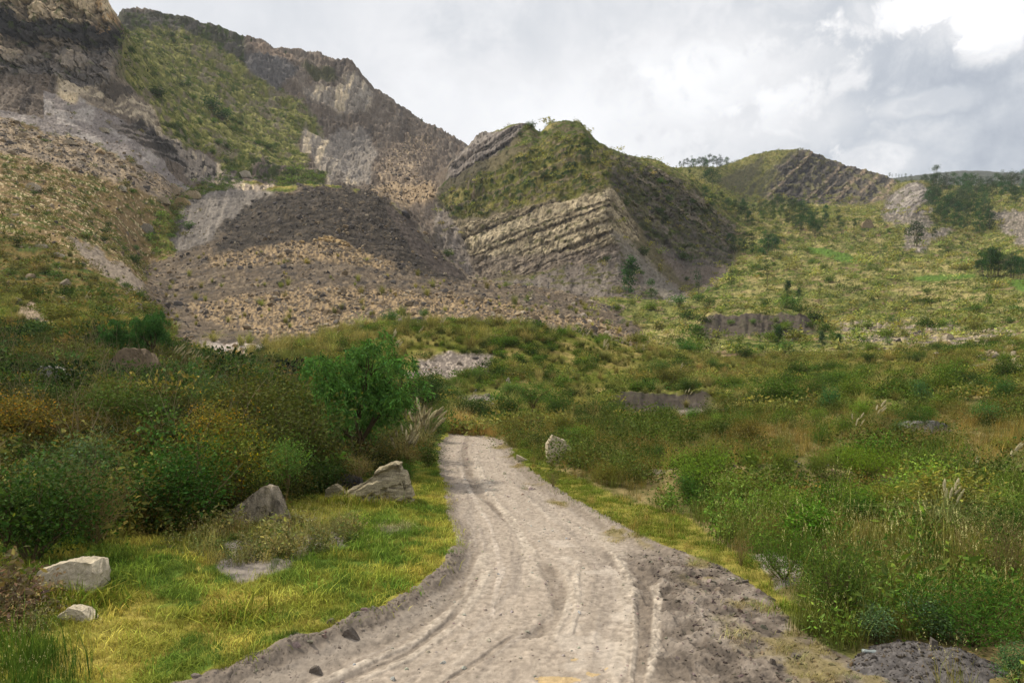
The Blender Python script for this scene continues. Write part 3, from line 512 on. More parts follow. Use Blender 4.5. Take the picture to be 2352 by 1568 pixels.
def link(name, me, parent=None):
    o = bpy.data.objects.new(name, me); col.objects.link(o)
    if parent is not None: o.parent = parent
    return o
def empty(name, loc, rz=0.0):
    o = bpy.data.objects.new(name, None); col.objects.link(o); o.location = loc; o.rotation_euler = (0, 0, rz); o.empty_display_size = .2
    return o
def new_mat(name):
    m = bpy.data.materials.new(name); m.use_nodes = True; t = m.node_tree; t.nodes.clear()
    out = N(t, 'ShaderNodeOutputMaterial'); b = N(t, 'ShaderNodeBsdfPrincipled'); t.links.new(b.outputs[0], out.inputs[0])
    b.inputs['Specular IOR Level'].default_value = .05
    return m, t, b, out
def ground_mat(name, fine, bump, bscale):
    m, t, b, _ = new_mat(name); L = t.links
    a = N(t, 'ShaderNodeAttribute', attribute_name='Col')
    g = N(t, 'ShaderNodeTexCoord')
    n = N(t, 'ShaderNodeTexNoise', inp={'Scale': fine, 'Detail': 8.0, 'Roughness': .65}); L.new(g.outputs['Object'], n.inputs['Vector'])
    mr = N(t, 'ShaderNodeMapRange', inp={1: .28, 2: .72, 3: .72, 4: 1.28}); L.new(n.outputs['Fac'], mr.inputs[0])
    vm = N(t, 'ShaderNodeVectorMath', operation='SCALE'); L.new(a.outputs['Color'], vm.inputs[0]); L.new(mr.outputs[0], vm.inputs['Scale'])
    L.new(vm.outputs[0], b.inputs['Base Color']); b.inputs['Roughness'].default_value = .95
    n2 = N(t, 'ShaderNodeTexNoise', inp={'Scale': bscale, 'Detail': 6.0, 'Roughness': .6}); L.new(g.outputs['Object'], n2.inputs['Vector'])
    bp = N(t, 'ShaderNodeBump', inp={'Strength': .6, 'Distance': bump}); L.new(n2.outputs['Fac'], bp.inputs['Height']); L.new(bp.outputs[0], b.inputs['Normal'])
    return m
M_near = ground_mat('soil_and_turf', 14.0, .012, 40.0)
M_road = ground_mat('dry_clay', 9.0, .012, 55.0)
M_hill = ground_mat('hillside_soil', .9, .25, 1.3)
M_rock = ground_mat('bedded_rock', .8, .45, .9)
M_far = ground_mat('far_hill', .02, 8.0, .03)

# ------------------------------------------------------------------ one landform per object, all cut from the same sheet
zone = np.zeros(U.shape, np.int8)
zone[(LT > 4.15)] = 1
zone[(LT > 4.3) & (U < 470) & (LT < 11.0)] = 2
zone[lobe > .5] = 3
zone[(bk > .5) & (LT > 10.9)] = 4
zone[(LT > 10.3) & (U < 290)] = 5
zone[spur > .5] = 6
zone[(lh > .5)] = 7
zone[fh > .5] = 8
zone[(LT > 16.0)] = 9
zone[(LT > 13.2) & (U <= 1480) & (LT <= 16)] = 4
zone[road > .5] = 10
zf = zone[:-1, :-1]
NAMES = {0: ('valley_floor', M_near), 1: ('valley_slope', M_hill), 2: ('hillside', M_hill), 3: ('landslide', M_rock), 4: ('mountain', M_rock), 5: ('cliff', M_rock), 6: ('grassy_spur', M_hill), 7: ('layered_hill', M_rock), 8: ('far_hill', M_rock), 9: ('distant_ridge', M_far), 10: ('dirt_road', M_road)}
idx = np.arange(R * C).reshape(R, C)
Q = np.stack([idx[:-1, :-1], idx[:-1, 1:], idx[1:, 1:], idx[1:, :-1]], -1)
du = np.gradient(P, axis=1); dv = np.gradient(P, axis=0)
NRM = np.cross(du, dv); NRM /= np.linalg.norm(NRM, axis=-1, keepdims=True) + 1e-12
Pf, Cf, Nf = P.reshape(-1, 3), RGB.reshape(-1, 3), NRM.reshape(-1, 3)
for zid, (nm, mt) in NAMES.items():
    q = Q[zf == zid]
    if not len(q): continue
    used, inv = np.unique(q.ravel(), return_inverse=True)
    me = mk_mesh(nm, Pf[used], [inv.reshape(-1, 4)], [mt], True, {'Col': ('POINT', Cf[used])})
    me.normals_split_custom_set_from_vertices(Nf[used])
    set_props(link(nm, me), kind='structure')
g = 4200.0
me = mk_mesh('ground', [(-g, -g, -1.2), (g, -g, -1.2), (g, g, -1.2), (-g, g, -1.2)], [[(0, 1, 2, 3)]], [M_near], False, {'Col': ('POINT', np.tile([.09, .1, .03], (4, 1)))})
set_props(link('ground', me), kind='structure')

# ------------------------------------------------------------------ finding points on the ground
def at(u, v, lo=0.0):
    """the ground point seen at column u, row v of the photograph (first surface met), and its grid indices"""
    j = int(np.clip(np.searchsorted(us, u), 0, C - 1)); k0 = int(np.searchsorted(LT[:, j], lo))
    hit = np.nonzero(PV[k0:, j] <= v)[0]
    i = (k0 + int(hit[0])) if len(hit) else R - 1
    return Vector(P[i, j]), i, j
def ground_z(x, y):
    j = int(np.clip(np.searchsorted(us, U0 + FOC * x / y), 0, C - 1)); i = int(np.clip(np.searchsorted(Yf[:, j], y), 1, R - 1))
    return float(Zf[i, j])
# ------------------------------------------------------------------ plant and rock meshes
def plant_mat(name, inst, rough=.75, transl=.22):
    m, t, b, out = new_mat(name); L = t.links
    a = N(t, 'ShaderNodeAttribute', attribute_name='Col')
    if inst: tint = N(t, 'ShaderNodeAttribute', attribute_name='tint', attribute_type='INSTANCER').outputs['Color']
    else: tint = N(t, 'ShaderNodeObjectInfo').outputs['Color']
    mx = N(t, 'ShaderNodeMix', data_type='RGBA'); mx.inputs[6].default_value = (1, 1, 1, 1); L.new(tint, mx.inputs[7]); L.new(a.outputs['Alpha'], mx.inputs[0])
    mu = N(t, 'ShaderNodeMix', data_type='RGBA', blend_type='MULTIPLY'); mu.inputs[0].default_value = 1; L.new(a.outputs['Color'], mu.inputs[6]); L.new(mx.outputs[2], mu.inputs[7])
    gn = N(t, 'ShaderNodeVectorMath', operation='MULTIPLY'); gn.inputs[1].default_value = (1.50, 1.60, 1.12); L.new(mu.outputs[2], gn.inputs[0])
    L.new(gn.outputs[0], b.inputs['Base Color']); b.inputs['Roughness'].default_value = rough; b.inputs['Specular IOR Level'].default_value = .06
    if transl:
        tr = N(t, 'ShaderNodeBsdfTranslucent'); L.new(gn.outputs[0], tr.inputs[0])
        ms = N(t, 'ShaderNodeMixShader'); ms.inputs[0].default_value = transl; L.new(b.outputs[0], ms.inputs[1]); L.new(tr.outputs[0], ms.inputs[2]); L.new(ms.outputs[0], out.inputs[0])
    return m
M_leaf, M_leaf_i = plant_mat('foliage', False), plant_mat('foliage_scattered', True)
def rock_mat(name, inst, scale, bump):
    m, t, b, out = new_mat(name); L = t.links
    if inst: tint = N(t, 'ShaderNodeAttribute', attribute_name='tint', attribute_type='INSTANCER').outputs['Color']
    else: tint = N(t, 'ShaderNodeObjectInfo').outputs['Color']
    g = N(t, 'ShaderNodeTexCoord')
    n = N(t, 'ShaderNodeTexNoise', inp={'Scale': scale, 'Detail': 8.0, 'Roughness': .65}); L.new(g.outputs['Object'], n.inputs['Vector'])
    n2 = N(t, 'ShaderNodeTexNoise', inp={'Scale': scale * 6, 'Detail': 6.0, 'Roughness': .7}); L.new(g.outputs['Object'], n2.inputs['Vector'])
    ad = N(t, 'ShaderNodeMath', operation='ADD'); L.new(n.outputs['Fac'], ad.inputs[0]); L.new(n2.outputs['Fac'], ad.inputs[1])
    mr = N(t, 'ShaderNodeMapRange', inp={1: .7, 2: 1.3, 3: .5, 4: 1.3}); L.new(ad.outputs[0], mr.inputs[0])
    vm = N(t, 'ShaderNodeVectorMath', operation='SCALE'); L.new(tint, vm.inputs[0]); L.new(mr.outputs[0], vm.inputs['Scale']); L.new(vm.outputs[0], b.inputs['Base Color'])
    b.inputs['Roughness'].default_value = .92
    bp = N(t, 'ShaderNodeBump', inp={'Strength': .8, 'Distance': bump}); L.new(n2.outputs['Fac'], bp.inputs['Height']); L.new(bp.outputs[0], b.inputs['Normal'])
    return m
M_stone, M_stone_i = rock_mat('stone', False, 2.2, .03), rock_mat('stone_scattered', True, 1.4, .05)

class Bag:
    """collects leaves, blades and stems; every vertex carries a colour and how far the plant's own tint acts on it"""
    def __init__(s, seed): s.r = np.random.default_rng(seed); s.V, s.F, s.K, s.n = [], [], [], 0
    def _add(s, V, F, K):
        s.V.append(V.reshape(-1, 3)); s.F.append(F.reshape(-1, 4) + s.n); s.K.append(K.reshape(-1, 4)); s.n += V.reshape(-1, 3).shape[0]
    def leaves(s, c, size, width=.45, droop=0.0, out=None, jit=.3, up=.35, shade=None, fold=True, col=None):
        c = np.asarray(c, float); n = len(c); r = s.r
        d = r.normal(size=(n, 3)); d[:, 2] = d[:, 2] * .6 - droop * 1.6
        if out is not None: d += np.asarray(out) * .9
        d /= np.linalg.norm(d, axis=1, keepdims=True)
        nr = r.normal(size=(n, 3)); nr[:, 2] += up * 3
        w = np.cross(d, nr); w /= np.linalg.norm(w, axis=1, keepdims=True) + 1e-9
        L = (size * np.exp(np.clip(r.normal(size=n), -2, 1.4) * jit))[:, None]; W = L * width
        nn = np.cross(w, d)
        V = np.stack([c, c + d * L * .45 + w * W * .5 + nn * L * .06, c + d * L, c + d * L * .45 - w * W * .5 + nn * L * .06], 1)
        b = np.clip(1 + .28 * r.normal(size=n), .45, 1.7)
        if shade is not None: b = b * shade
        K = np.ones((n, 4, 4)); K[..., :3] = b[:, None, None] * (np.array([1, 1, 1.0]) if col is None else col)
        K[..., 0] *= (1 + .10 * r.normal(size=n))[:, None]; K[..., 2] *= (1 + .2 * r.normal(size=n))[:, None]
        s._add(V, np.arange(n * 4).reshape(n, 4), np.clip(K, .02, 3))
    def blades(s, base, h, lean, width, jit=.3, col=(1, 1, 1), tipcol=None, az=None, alpha=1.0, droop=.5, rootcol=.6):
        base = np.asarray(base, float); n = len(base); r = s.r
        az = r.uniform(0, 2 * np.pi, n) if az is None else az
        H = h * np.exp(r.normal(size=n) * jit); ln = np.abs(lean * (1 + .6 * r.normal(size=n)))
        o = np.stack([np.cos(az), np.sin(az), np.zeros(n)], 1); w = np.stack([-np.sin(az + .6 * r.normal(size=n)), np.cos(az), np.zeros(n)], 1) * width * .5
        up = np.array([0, 0, 1.0])
        m1 = base + up * (H * .55)[:, None] + o * (H * ln * .35)[:, None]
        t1 = base + up * (H * (1 - droop * np.minimum(ln, 1.2) * .5))[:, None] + o * (H * ln)[:, None]
        V = np.stack([base - w, base + w, m1 - w * .8, m1 + w * .8, t1 - w * .12, t1 + w * .12], 1)
        f = np.array([[0, 1, 3, 2], [2, 3, 5, 4]]); F = (np.arange(n)[:, None, None] * 6 + f[None])
        b = np.clip(1 + .25 * r.normal(size=n), .5, 1.6); tc_ = np.array(col if tipcol is None else tipcol)
        K = np.ones((n, 6, 4)); K[..., 3] = alpha
        K[:, :2, :3] = (b * rootcol)[:, None, None] * np.array(col); K[:, 2:4, :3] = b[:, None, None] * np.array(col); K[:, 4:, :3] = b[:, None, None] * tc_
        s._add(V, F, K)
        return t1, o
    def plume(s, c, d, length, width, n, col, alpha=0.0):
        """a feathery flower head: many short fine bristles set along its axis"""
        r = s.r; t = r.uniform(0, 1, n); c = np.asarray(c, float); d = np.asarray(d, float); d = d / np.linalg.norm(d)
        p = c + d * (t * length)[:, None]; o = r.normal(size=(n, 3)); o -= (o @ d)[:, None] * d; o /= np.linalg.norm(o, axis=1, keepdims=True)
        e = p + o * (width * np.sin(np.pi * (.15 + .8 * t)))[:, None] + d * (length * .14)
        w = np.cross(o, d) * width * .28
        V = np.stack([p, p * .5 + e * .5 + w, e, p * .5 + e * .5 - w], 1); K = np.ones((n, 4, 4)); K[..., 3] = alpha
        K[..., :3] = (np.clip(1 + .18 * r.normal(size=n), .5, 1.5))[:, None, None] * np.array(col)
        s._add(V, np.arange(n * 4).reshape(n, 4), K)
    def tube(s, pts, r0, r1, k=5, col=(.09, .065, .045), alpha=0.0):
        pts = np.asarray(pts, float); n = len(pts); tg = np.gradient(pts, axis=0); tg /= np.linalg.norm(tg, axis=1, keepdims=True) + 1e-9
        a = np.cross(tg, [.31, .17, .93]); a /= np.linalg.norm(a, axis=1, keepdims=True) + 1e-9; b = np.cross(tg, a)
        rr = np.linspace(r0, r1, n)[:, None, None]; th = np.arange(k) * 2 * np.pi / k
        V = pts[:, None] + rr * (np.cos(th)[None, :, None] * a[:, None] + np.sin(th)[None, :, None] * b[:, None])
        i = np.arange(n - 1)[:, None] * k; j = np.arange(k)[None]; j2 = (j + 1) % k
        F = np.stack([i + j, i + j2, i + k + j2, i + k + j], -1)
        K = np.ones((n, k, 4)); K[..., 3] = alpha; K[..., :3] = np.array(col) * (1 + .15 * s.r.normal(size=(n, k, 1)))
        s._add(V, F, np.clip(K, 0, 2))
    def mesh(s, name, mat, smooth=False):
        V, F, K = np.concatenate(s.V), np.concatenate(s.F), np.concatenate(s.K)
        me = mk_mesh(name, V, [F], [mat], smooth)
        me.attributes.new('Col', 'FLOAT_COLOR', 'POINT').data.foreach_set('color', K.astype(np.float32).ravel())
        return me
def wander(r, p, d, L, n, bend, up=0.0):
    pts = [np.array(p, float)]; d = np.array(d, float); d /= np.linalg.norm(d)
    for _ in range(n):
        d = d + r.normal(size=3) * bend + np.array([0, 0, up]); d /= np.linalg.norm(d); pts.append(pts[-1] + d * L / n)
    return np.array(pts)
def branching(bag, base, h, spread, mains, subs, r0, trunk=0.0, bend=.18, up=.06, col=(.09, .065, .045), k=5):
    """stems that fork; returns the tips and points along the outer branches, where leaves sit"""
    r = bag.r; tips = []; p0 = np.array(base, float)
    if trunk > 0:
        t = wander(r, p0, (r.normal() * .08, r.normal() * .08, 1), trunk, 5, .07); bag.tube(t, r0, r0 * .8, k + 1, col); p0 = t[-1]
    for i in range(mains):
        a = 2 * np.pi * (i + r.uniform(-.3, .3)) / mains; el = r.uniform(.35, 1.0)
        d = np.array([np.cos(a) * spread * el, np.sin(a) * spread * el, (h - trunk) * (1.05 - .25 * el)]); L = np.linalg.norm(d)
        m = wander(r, p0, d, L * .72, 6, bend, up * .5); bag.tube(m, r0 * (.62 if mains > 1 else .8), r0 * .2, k, col)
        for j in range(subs):
            q = m[r.integers(2, 7)]; e = d / L + r.normal(size=3) * .55; e[2] += .15
            sb = wander(r, q, e, L * r.uniform(.28, .5), 4, bend * 1.3, up); bag.tube(sb, r0 * .24, r0 * .06, 3, col)
            tips.append(sb[2:])
        tips.append(m[4:])
    return np.concatenate(tips)
def crown_pts(r, tips, n, rad, flat=.8):
    c = tips[r.integers(0, len(tips), n)]; o = r.normal(size=(n, 3)) * rad; o[:, 2] *= flat
    return c + o, o / (np.linalg.norm(o, axis=1, keepdims=True) + 1e-9)

def shrub_parts(seed, h, spread, leaf, n, mains=7, subs=5, rad=.14, width=.45, droop=0.0, stem=(.09, .065, .045), trunk=0.0, flecks=0.0, up=.35, r0=None):
    """stems and foliage of one shrub, as two meshes"""
    b = Bag(seed); tips = branching(b, (0, 0, -.05 * h), h, spread, mains, subs, r0 or h * .022, trunk, col=stem)
    f = Bag(seed + 1); zmax = tips[:, 2].max()
    c, o = crown_pts(f.r, tips, n, rad * h); keep = c[:, 2] > .04 * h; c, o = c[keep], o[keep]
    f.leaves(c, leaf, width, droop, o, up=up)
    if flecks:
        c, o = crown_pts(f.r, tips, int(n * flecks), rad * h * 1.1); f.leaves(c, leaf * .8, .6, droop, o, col=(2.6, 1.5, .6))
    return b, f
def ico(sub):
    import bmesh
    bm = bmesh.new(); bmesh.ops.create_icosphere(bm, subdivisions=sub, radius=1.0)
    V = np.array([v.co[:] for v in bm.verts]); F = np.array([[v.index for v in f.verts] for f in bm.faces]); bm.free(); return V, F
ICO = {k: ico(k) for k in (1, 2, 3, 5)}
def rock(seed, sub=2, cuts=9, scale=(1, .8, .6), noise=.0, lo=.45, hi=.8):
    """a block split along flat faces"""
    r = np.random.default_rng(seed); V, F = ICO[sub]; V = V.copy()
    for _ in range(cuts):
        n = r.normal(size=3); n /= np.linalg.norm(n); d = r.uniform(lo, hi); t = V @ n; V = V - np.clip(t - d, 0, None)[:, None] * n
    if noise:
        V = V * (1 + noise * (fbm2(V[:, 0] * 3 + V[:, 2], V[:, 1] * 3 - V[:, 2] * 1.3, 4, seed) + .5 * fbm2(V[:, 0] * 9 + V[:, 2] * 4, V[:, 1] * 9 - V[:, 2] * 5, 3, seed + 3)))[:, None]
    return V * np.array(scale), F

# small sources for the scattered cover (kept out of the scene; the cover objects instance them)
def library(name, meshes):
    c = bpy.data.collections.new(name)
    for i, me in enumerate(meshes): c.objects.link(bpy.data.objects.new('%s_%02d' % (name, i), me))
    return c
def turf_mesh(seed, n=60, h=.07, rad=.16):
    b = Bag(seed); p = b.r.normal(size=(n, 3)) * rad * .6; p[:, 2] = -.01; b.blades(p, h, .7, .006, tipcol=(1.25, 1.15, 1.0)); return b.mesh('turf', M_leaf_i)
def tall_mesh(seed, n=46, h=.55, rad=.13, heads=10, lean=.22):
    b = Bag(seed); p = b.r.normal(size=(n, 3)) * rad; p[:, 2] = -.02; b.blades(p, h * .75, lean * 1.6, .009, .35, tipcol=(1.3, 1.15, 1.0))
    p = b.r.normal(size=(heads, 3)) * rad * .8; p[:, 2] = 0; t, o = b.blades(p, h * 1.25, lean * .7, .004, .2, col=(1.7, 1.45, 1.2), droop=.2)
    for q, d in zip(t, o): b.plume(q - np.array([0, 0, .02]), (d[0] * .3, d[1] * .3, 1), .07, .012, 7, (.42, .36, .22))
    return b.mesh('tall_grass', M_leaf_i)
def herb_mesh(seed, h=.35, rad=.16, stems=7, n=150, leaf=.055, width=.4):
    b = Bag(seed); tips = []
    for _ in range(stems):
        q = b.r.normal(size=3) * rad * .6; q[2] = 0; w = wander(b.r, q, (b.r.normal() * .3, b.r.normal() * .3, 1), h * b.r.uniform(.6, 1.1), 5, .12); b.tube(w, .004, .002, 3, (.6, .5, .4), 1.0); tips.append(w[1:])
    c, o = crown_pts(b.r, np.concatenate(tips), n, .045, 1); b.leaves(c, leaf, width, 0, o); return b.mesh('herb', M_leaf_i)
def low_mesh(seed, n=260, leaf=.10, h=.55):
    """a low bush one metre wide"""
    b = Bag(seed); r = b.r; k = 9; cc = r.normal(size=(k, 3)) * np.array([.26, .26, .0]); cc[:, 2] = r.uniform(.15, h * .8, k)
    c = cc[r.integers(0, k, n)] + r.normal(size=(n, 3)) * np.array([.16, .16, .12]); c[:, 2] = np.abs(c[:, 2])
    b.leaves(c, leaf, .5, 0, (c - np.array([0, 0, .1])) / .5); return b.mesh('low_bush', M_leaf_i)
def tuss_mesh(seed, n=120, h=.8, lean=.75):
    b = Bag(seed); p = b.r.normal(size=(n, 3)) * .09; p[:, 2] = 0; b.blades(p, h, lean, .016, .25, tipcol=(1.35, 1.25, 1.1), droop=.75); return b.mesh('tussock', M_leaf_i)
L_turf = library('turf_source', [turf_mesh(i) for i in range(4)])
L_tall = library('tall_grass_source', [tall_mesh(20 + i, heads=(14, 6, 0, 10)[i]) for i in range(4)])
L_herb = library('herb_source', [herb_mesh(30 + i, leaf=(.05, .075, .04)[i]) for i in range(3)])
L_low = library('low_bush_source', [low_mesh(40 + i) for i in range(4)])
def stalk_mesh(seed):
    b = Bag(seed)
    for _ in range(5):
        q = b.r.normal(size=3) * .06; q[2] = 0; w = wander(b.r, q, (.25 + b.r.normal() * .15, b.r.normal() * .15, 1), .9 * b.r.uniform(.7, 1.2), 5, .05); b.tube(w, .003, .002, 3, (.22, .19, .07)); b.plume(w[-1], w[-1] - w[-2], .11, .014, 16, (.52, .45, .28))
    return b.mesh('seed_stalk', M_leaf_i)
L_stalk = library('seed_stalk_source', [stalk_mesh(160 + i) for i in range(3)])
def twig_mesh(seed):
    b = Bag(seed)
    for _ in range(4):
        w = wander(b.r, b.r.normal(size=3) * .05 * np.array([1, 1, 0]), (b.r.normal() * .4, b.r.normal() * .4, 1), b.r.uniform(.7, 1.3), 6, .15); b.tube(w, .007, .002, 3, (.17, .125, .10))
        for q in w[2:6]: b.tube(wander(b.r, q, w[-1] - w[0] + b.r.normal(size=3) * .7, b.r.uniform(.15, .4), 3, .2), .003, .001, 3, (.18, .13, .10))
    return b.mesh('bare_twig', M_leaf_i)
L_twig = library('bare_twig_source', [twig_mesh(170 + i) for i in range(3)])
L_near = library('thicket_source', [low_mesh(140 + i, 900, .052) for i in range(4)])
L_far = library('far_bush_source', [low_mesh(50 + i, 80, .20) for i in range(3)])
L_tuss = library('tussock_source', [tuss_mesh(60 + i, lean=(.75, .5, .9)[i]) for i in range(3)])
def stone_mesh(seed):
    V, F = rock(seed, 2, 10, (1, .8, .62)); return mk_mesh('stone', V, [F], [M_stone_i], False)
L_stone = library('stone_source', [stone_mesh(70 + i) for i in range(6)])
def clod_mesh(seed):
    V, F = rock(seed, 2, 9, (1, .75, .42), .25, .4, .85); return mk_mesh('clod', V, [F], [M_stone_i], False)
L_clod = library('clod_source', [clod_mesh(80 + i) for i in range(4)])

def scatter(name, lib, pts, scl, tint, rot=None, seed=0, label=None, cat=None):
    """one cover object: a cloud of points that instances the small sources"""
    r = np.random.default_rng(seed); n = len(pts)
    me = bpy.data.meshes.new(name); me.vertices.add(n); me.vertices.foreach_set('co', np.asarray(pts, np.float32).ravel())
    s3 = np.asarray(scl, np.float32); s3 = np.repeat(s3[:, None], 3, 1) if s3.ndim == 1 else s3
    if rot is None: rot = np.stack([r.normal(size=n) * .08, r.normal(size=n) * .08, r.uniform(0, 6.283, n)], 1)
    me.attributes.new('scl', 'FLOAT_VECTOR', 'POINT').data.foreach_set('vector', s3.ravel())
    me.attributes.new('rot', 'FLOAT_VECTOR', 'POINT').data.foreach_set('vector', np.asarray(rot, np.float32).ravel())
    me.attributes.new('pick', 'INT', 'POINT').data.foreach_set('value', r.integers(0, len(lib.objects), n).astype(np.int32))
    t4 = np.ones((n, 4), np.float32); t4[:, :3] = tint; me.attributes.new('tint', 'FLOAT_COLOR', 'POINT').data.foreach_set('color', t4.ravel())
    o = link(name, me)
    ng = bpy.data.node_groups.new(name, 'GeometryNodeTree')
    ng.interface.new_socket('Geometry', in_out='INPUT', socket_type='NodeSocketGeometry'); ng.interface.new_socket('Geometry', in_out='OUTPUT', socket_type='NodeSocketGeometry')
    gi, go = ng.nodes.new('NodeGroupInput'), ng.nodes.new('NodeGroupOutput'); L = ng.links
    ci = ng.nodes.new('GeometryNodeCollectionInfo'); ci.inputs[0].default_value = lib; ci.inputs['Separate Children'].default_value = True; ci.inputs['Reset Children'].default_value = True
    ip = ng.nodes.new('GeometryNodeInstanceOnPoints'); ip.inputs['Pick Instance'].default_value = True
    def named(nm, ty):
        q = ng.nodes.new('GeometryNodeInputNamedAttribute'); q.data_type = ty; q.inputs[0].default_value = nm; return [x for x in q.outputs if x.enabled][0]
    L.new(gi.outputs[0], ip.inputs['Points']); L.new(ci.outputs[0], ip.inputs['Instance'])
    L.new(named('pick', 'INT'), ip.inputs['Instance Index']); L.new(named('scl', 'FLOAT_VECTOR'), ip.inputs['Scale'])
    er = ng.nodes.new('FunctionNodeEulerToRotation'); L.new(named('rot', 'FLOAT_VECTOR'), er.inputs[0]); L.new(er.outputs[0], ip.inputs['Rotation'])
    L.new(ip.outputs[0], go.inputs[0])
    md = o.modifiers.new('cover', 'NODES'); md.node_group = ng
    return set_props(o, label, cat, None, 'stuff')
AREA = np.linalg.norm(np.cross(du, dv), axis=-1)
INFRAME = ((U > -220) & (U < 2572)).astype(np.float32); INFRAME = np.maximum(INFRAME, .8 * ((U > -800) & (U < 3300) & (LT < 4.6)))
SEEN = np.where(VIS, 1.0, .12) * INFRAME
def sow(mask, density, cap, seed, jit=.5):
    """random ground points: density per square metre over a mask, at most cap of them; returns flat grid indices and positions"""
    r = np.random.default_rng(seed); w = (mask * AREA * SEEN).ravel(); tot = w.sum(); n = int(min(cap, density * tot))
    if n < 1: return np.zeros(0, int), np.zeros((0, 3))
    cs = np.cumsum(w); i = np.searchsorted(cs, r.uniform(0, cs[-1], n)); i = np.clip(i, 0, len(w) - 1)
    p = Pf[i].copy(); a, b = r.uniform(-jit, jit, (2, n, 1)); p += a * du.reshape(-1, 3)[i] + b * dv.reshape(-1, 3)[i]
    return i, p
def pal(i, cols, seed, var=.18):
    """a tint per point: neighbouring plants tend to share a colour"""
    r = np.random.default_rng(seed); c = np.array(cols, float); q = NB.ravel()[i] * .9 + np.roll(NA, 40 * seed, 1).ravel()[i] * .9 + r.normal(size=len(i)) * .28
    k = np.clip(((q + .5) * len(c)).astype(int), 0, len(c) - 1); return np.clip(c[k] * (1 + var * r.normal(size=(len(i), 1))) * (1 + .06 * r.normal(size=(len(i), 3))), .01, .7)
# ------------------------------------------------------------------ uncountable cover
def ground_tint(i, gain=1.0, seed=0, var=.2):
    r = np.random.default_rng(seed); return np.clip(Cf[i] * gain * (1 + var * r.normal(size=(len(i), 1))) * (1 + .06 * r.normal(size=(len(i), 3))), .01, .7)
def ln(n, seed, mu, sg=.3): return mu * np.exp(np.clip(np.random.default_rng(seed).normal(size=n), -2.5, 2.4) * sg)
nroad = 1 - road
lawn = near * nroad * poly([(-200, 1300), (40, 1262), (250, 1240), (420, 1225), (520, 1215), (640, 1160), (700, 1140), (780, 1150), (930, 1150), (940, 1110), (1000, 1070), (1030, 1150), (1060, 1250), (1040, 1310), (900, 1420), (640, 1530), (480, 1600), (300, 1900), (-200, 1900)], 0, 3.2, 8)
verge = near * nroad * poly([(1165, 1035), (1215, 1030), (1240, 1060), (1330, 1100), (1450, 1150), (1570, 1185), (1640, 1240), (1740, 1290), (1790, 1360), (1840, 1400), (1800, 1420), (1700, 1380), (1600, 1290), (1450, 1230), (1280, 1130)], 0, 3.6, 12)
bare = np.clip(poly([(1700, 1290), (1760, 1265), (1850, 1290), (1840, 1340), (1760, 1350)], 0, 3, 10) + ridge_gravel + poly([(545, 1340), (490, 1300), (520, 1250), (640, 1215), (790, 1225), (800, 1255), (700, 1280), (640, 1320)], 0, 3, 12), 0, 1)
front = poly([(50, 850), (190, 860), (200, 935), (40, 930)], 1.5, 5, 4) + poly([(220, 800), (370, 805), (380, 905), (215, 900)], 1.5, 5, 4)
heap = poly([(1960, 1475), (2090, 1470), (2352, 1480), (2500, 1560), (2352, 1700), (1900, 1700)], 0, 3, 6)
thick = (LT > 1.75) * (LT < 5.6) * (U < 1000) * nroad * (1 - lawn) * poly([(-300, 1330), (30, 1275), (250, 1245), (430, 1222), (520, 1200), (600, 1165), (740, 1140), (800, 1120), (930, 1080), (985, 1040), (990, 990), (960, 900), (700, 840), (450, 815), (380, 760), (0, 740), (-300, 700)], 1.5, 5.8, 10)
field = near * nroad * (U > 1080) * (1 - verge) * (1 - bare) * (1 - thick) * (Vp > 940) * (1 - np.clip(heap, 0, 1))
mid = (LT >= 3.9) * (LT < 6.3) * nroad * (1 - thick) * (veg > .3)
i, p = sow(lawn * (1 - bare) * (U < 1150), 80, 14000, 1); scatter('turf', L_turf, p, ln(len(i), 1, .75, .4) * (1 + .35 * np.clip(n1.ravel()[i], -1, 1)), (lambda t: t * .82 + .18 * t.mean(-1, keepdims=True) * np.array([1.15, 1.05, .6]))(ground_tint(i, .86, 1, .36)), label='short yellow green turf on the left of the road', cat='grass')
i, p = sow(verge, 45, 3500, 2); t = pal(i, [(.23, .19, .045), (.19, .18, .04), (.11, .135, .025)], 2); scatter('turf', L_turf, p, ln(len(i), 2, .8, .35), t, label='yellow turf along the right edge of the road', cat='grass')
i, p = sow(rgrass, 26, 700, 3); scatter('turf', L_turf, p, ln(len(i), 3, .6, .3), ground_tint(i, 1.0, 3), label='thin grass patches on the right road shoulder', cat='grass')
i, p = sow(lawn * sstep(.12, .3, n1 - .2 * n2), 5, 260, 4); scatter('rank_grass', L_tall, p, ln(len(i), 4, .35, .3), pal(i, [(.05, .085, .015), (.09, .12, .02)], 4), label='darker rank grass tufts standing in the turf', cat='grass')
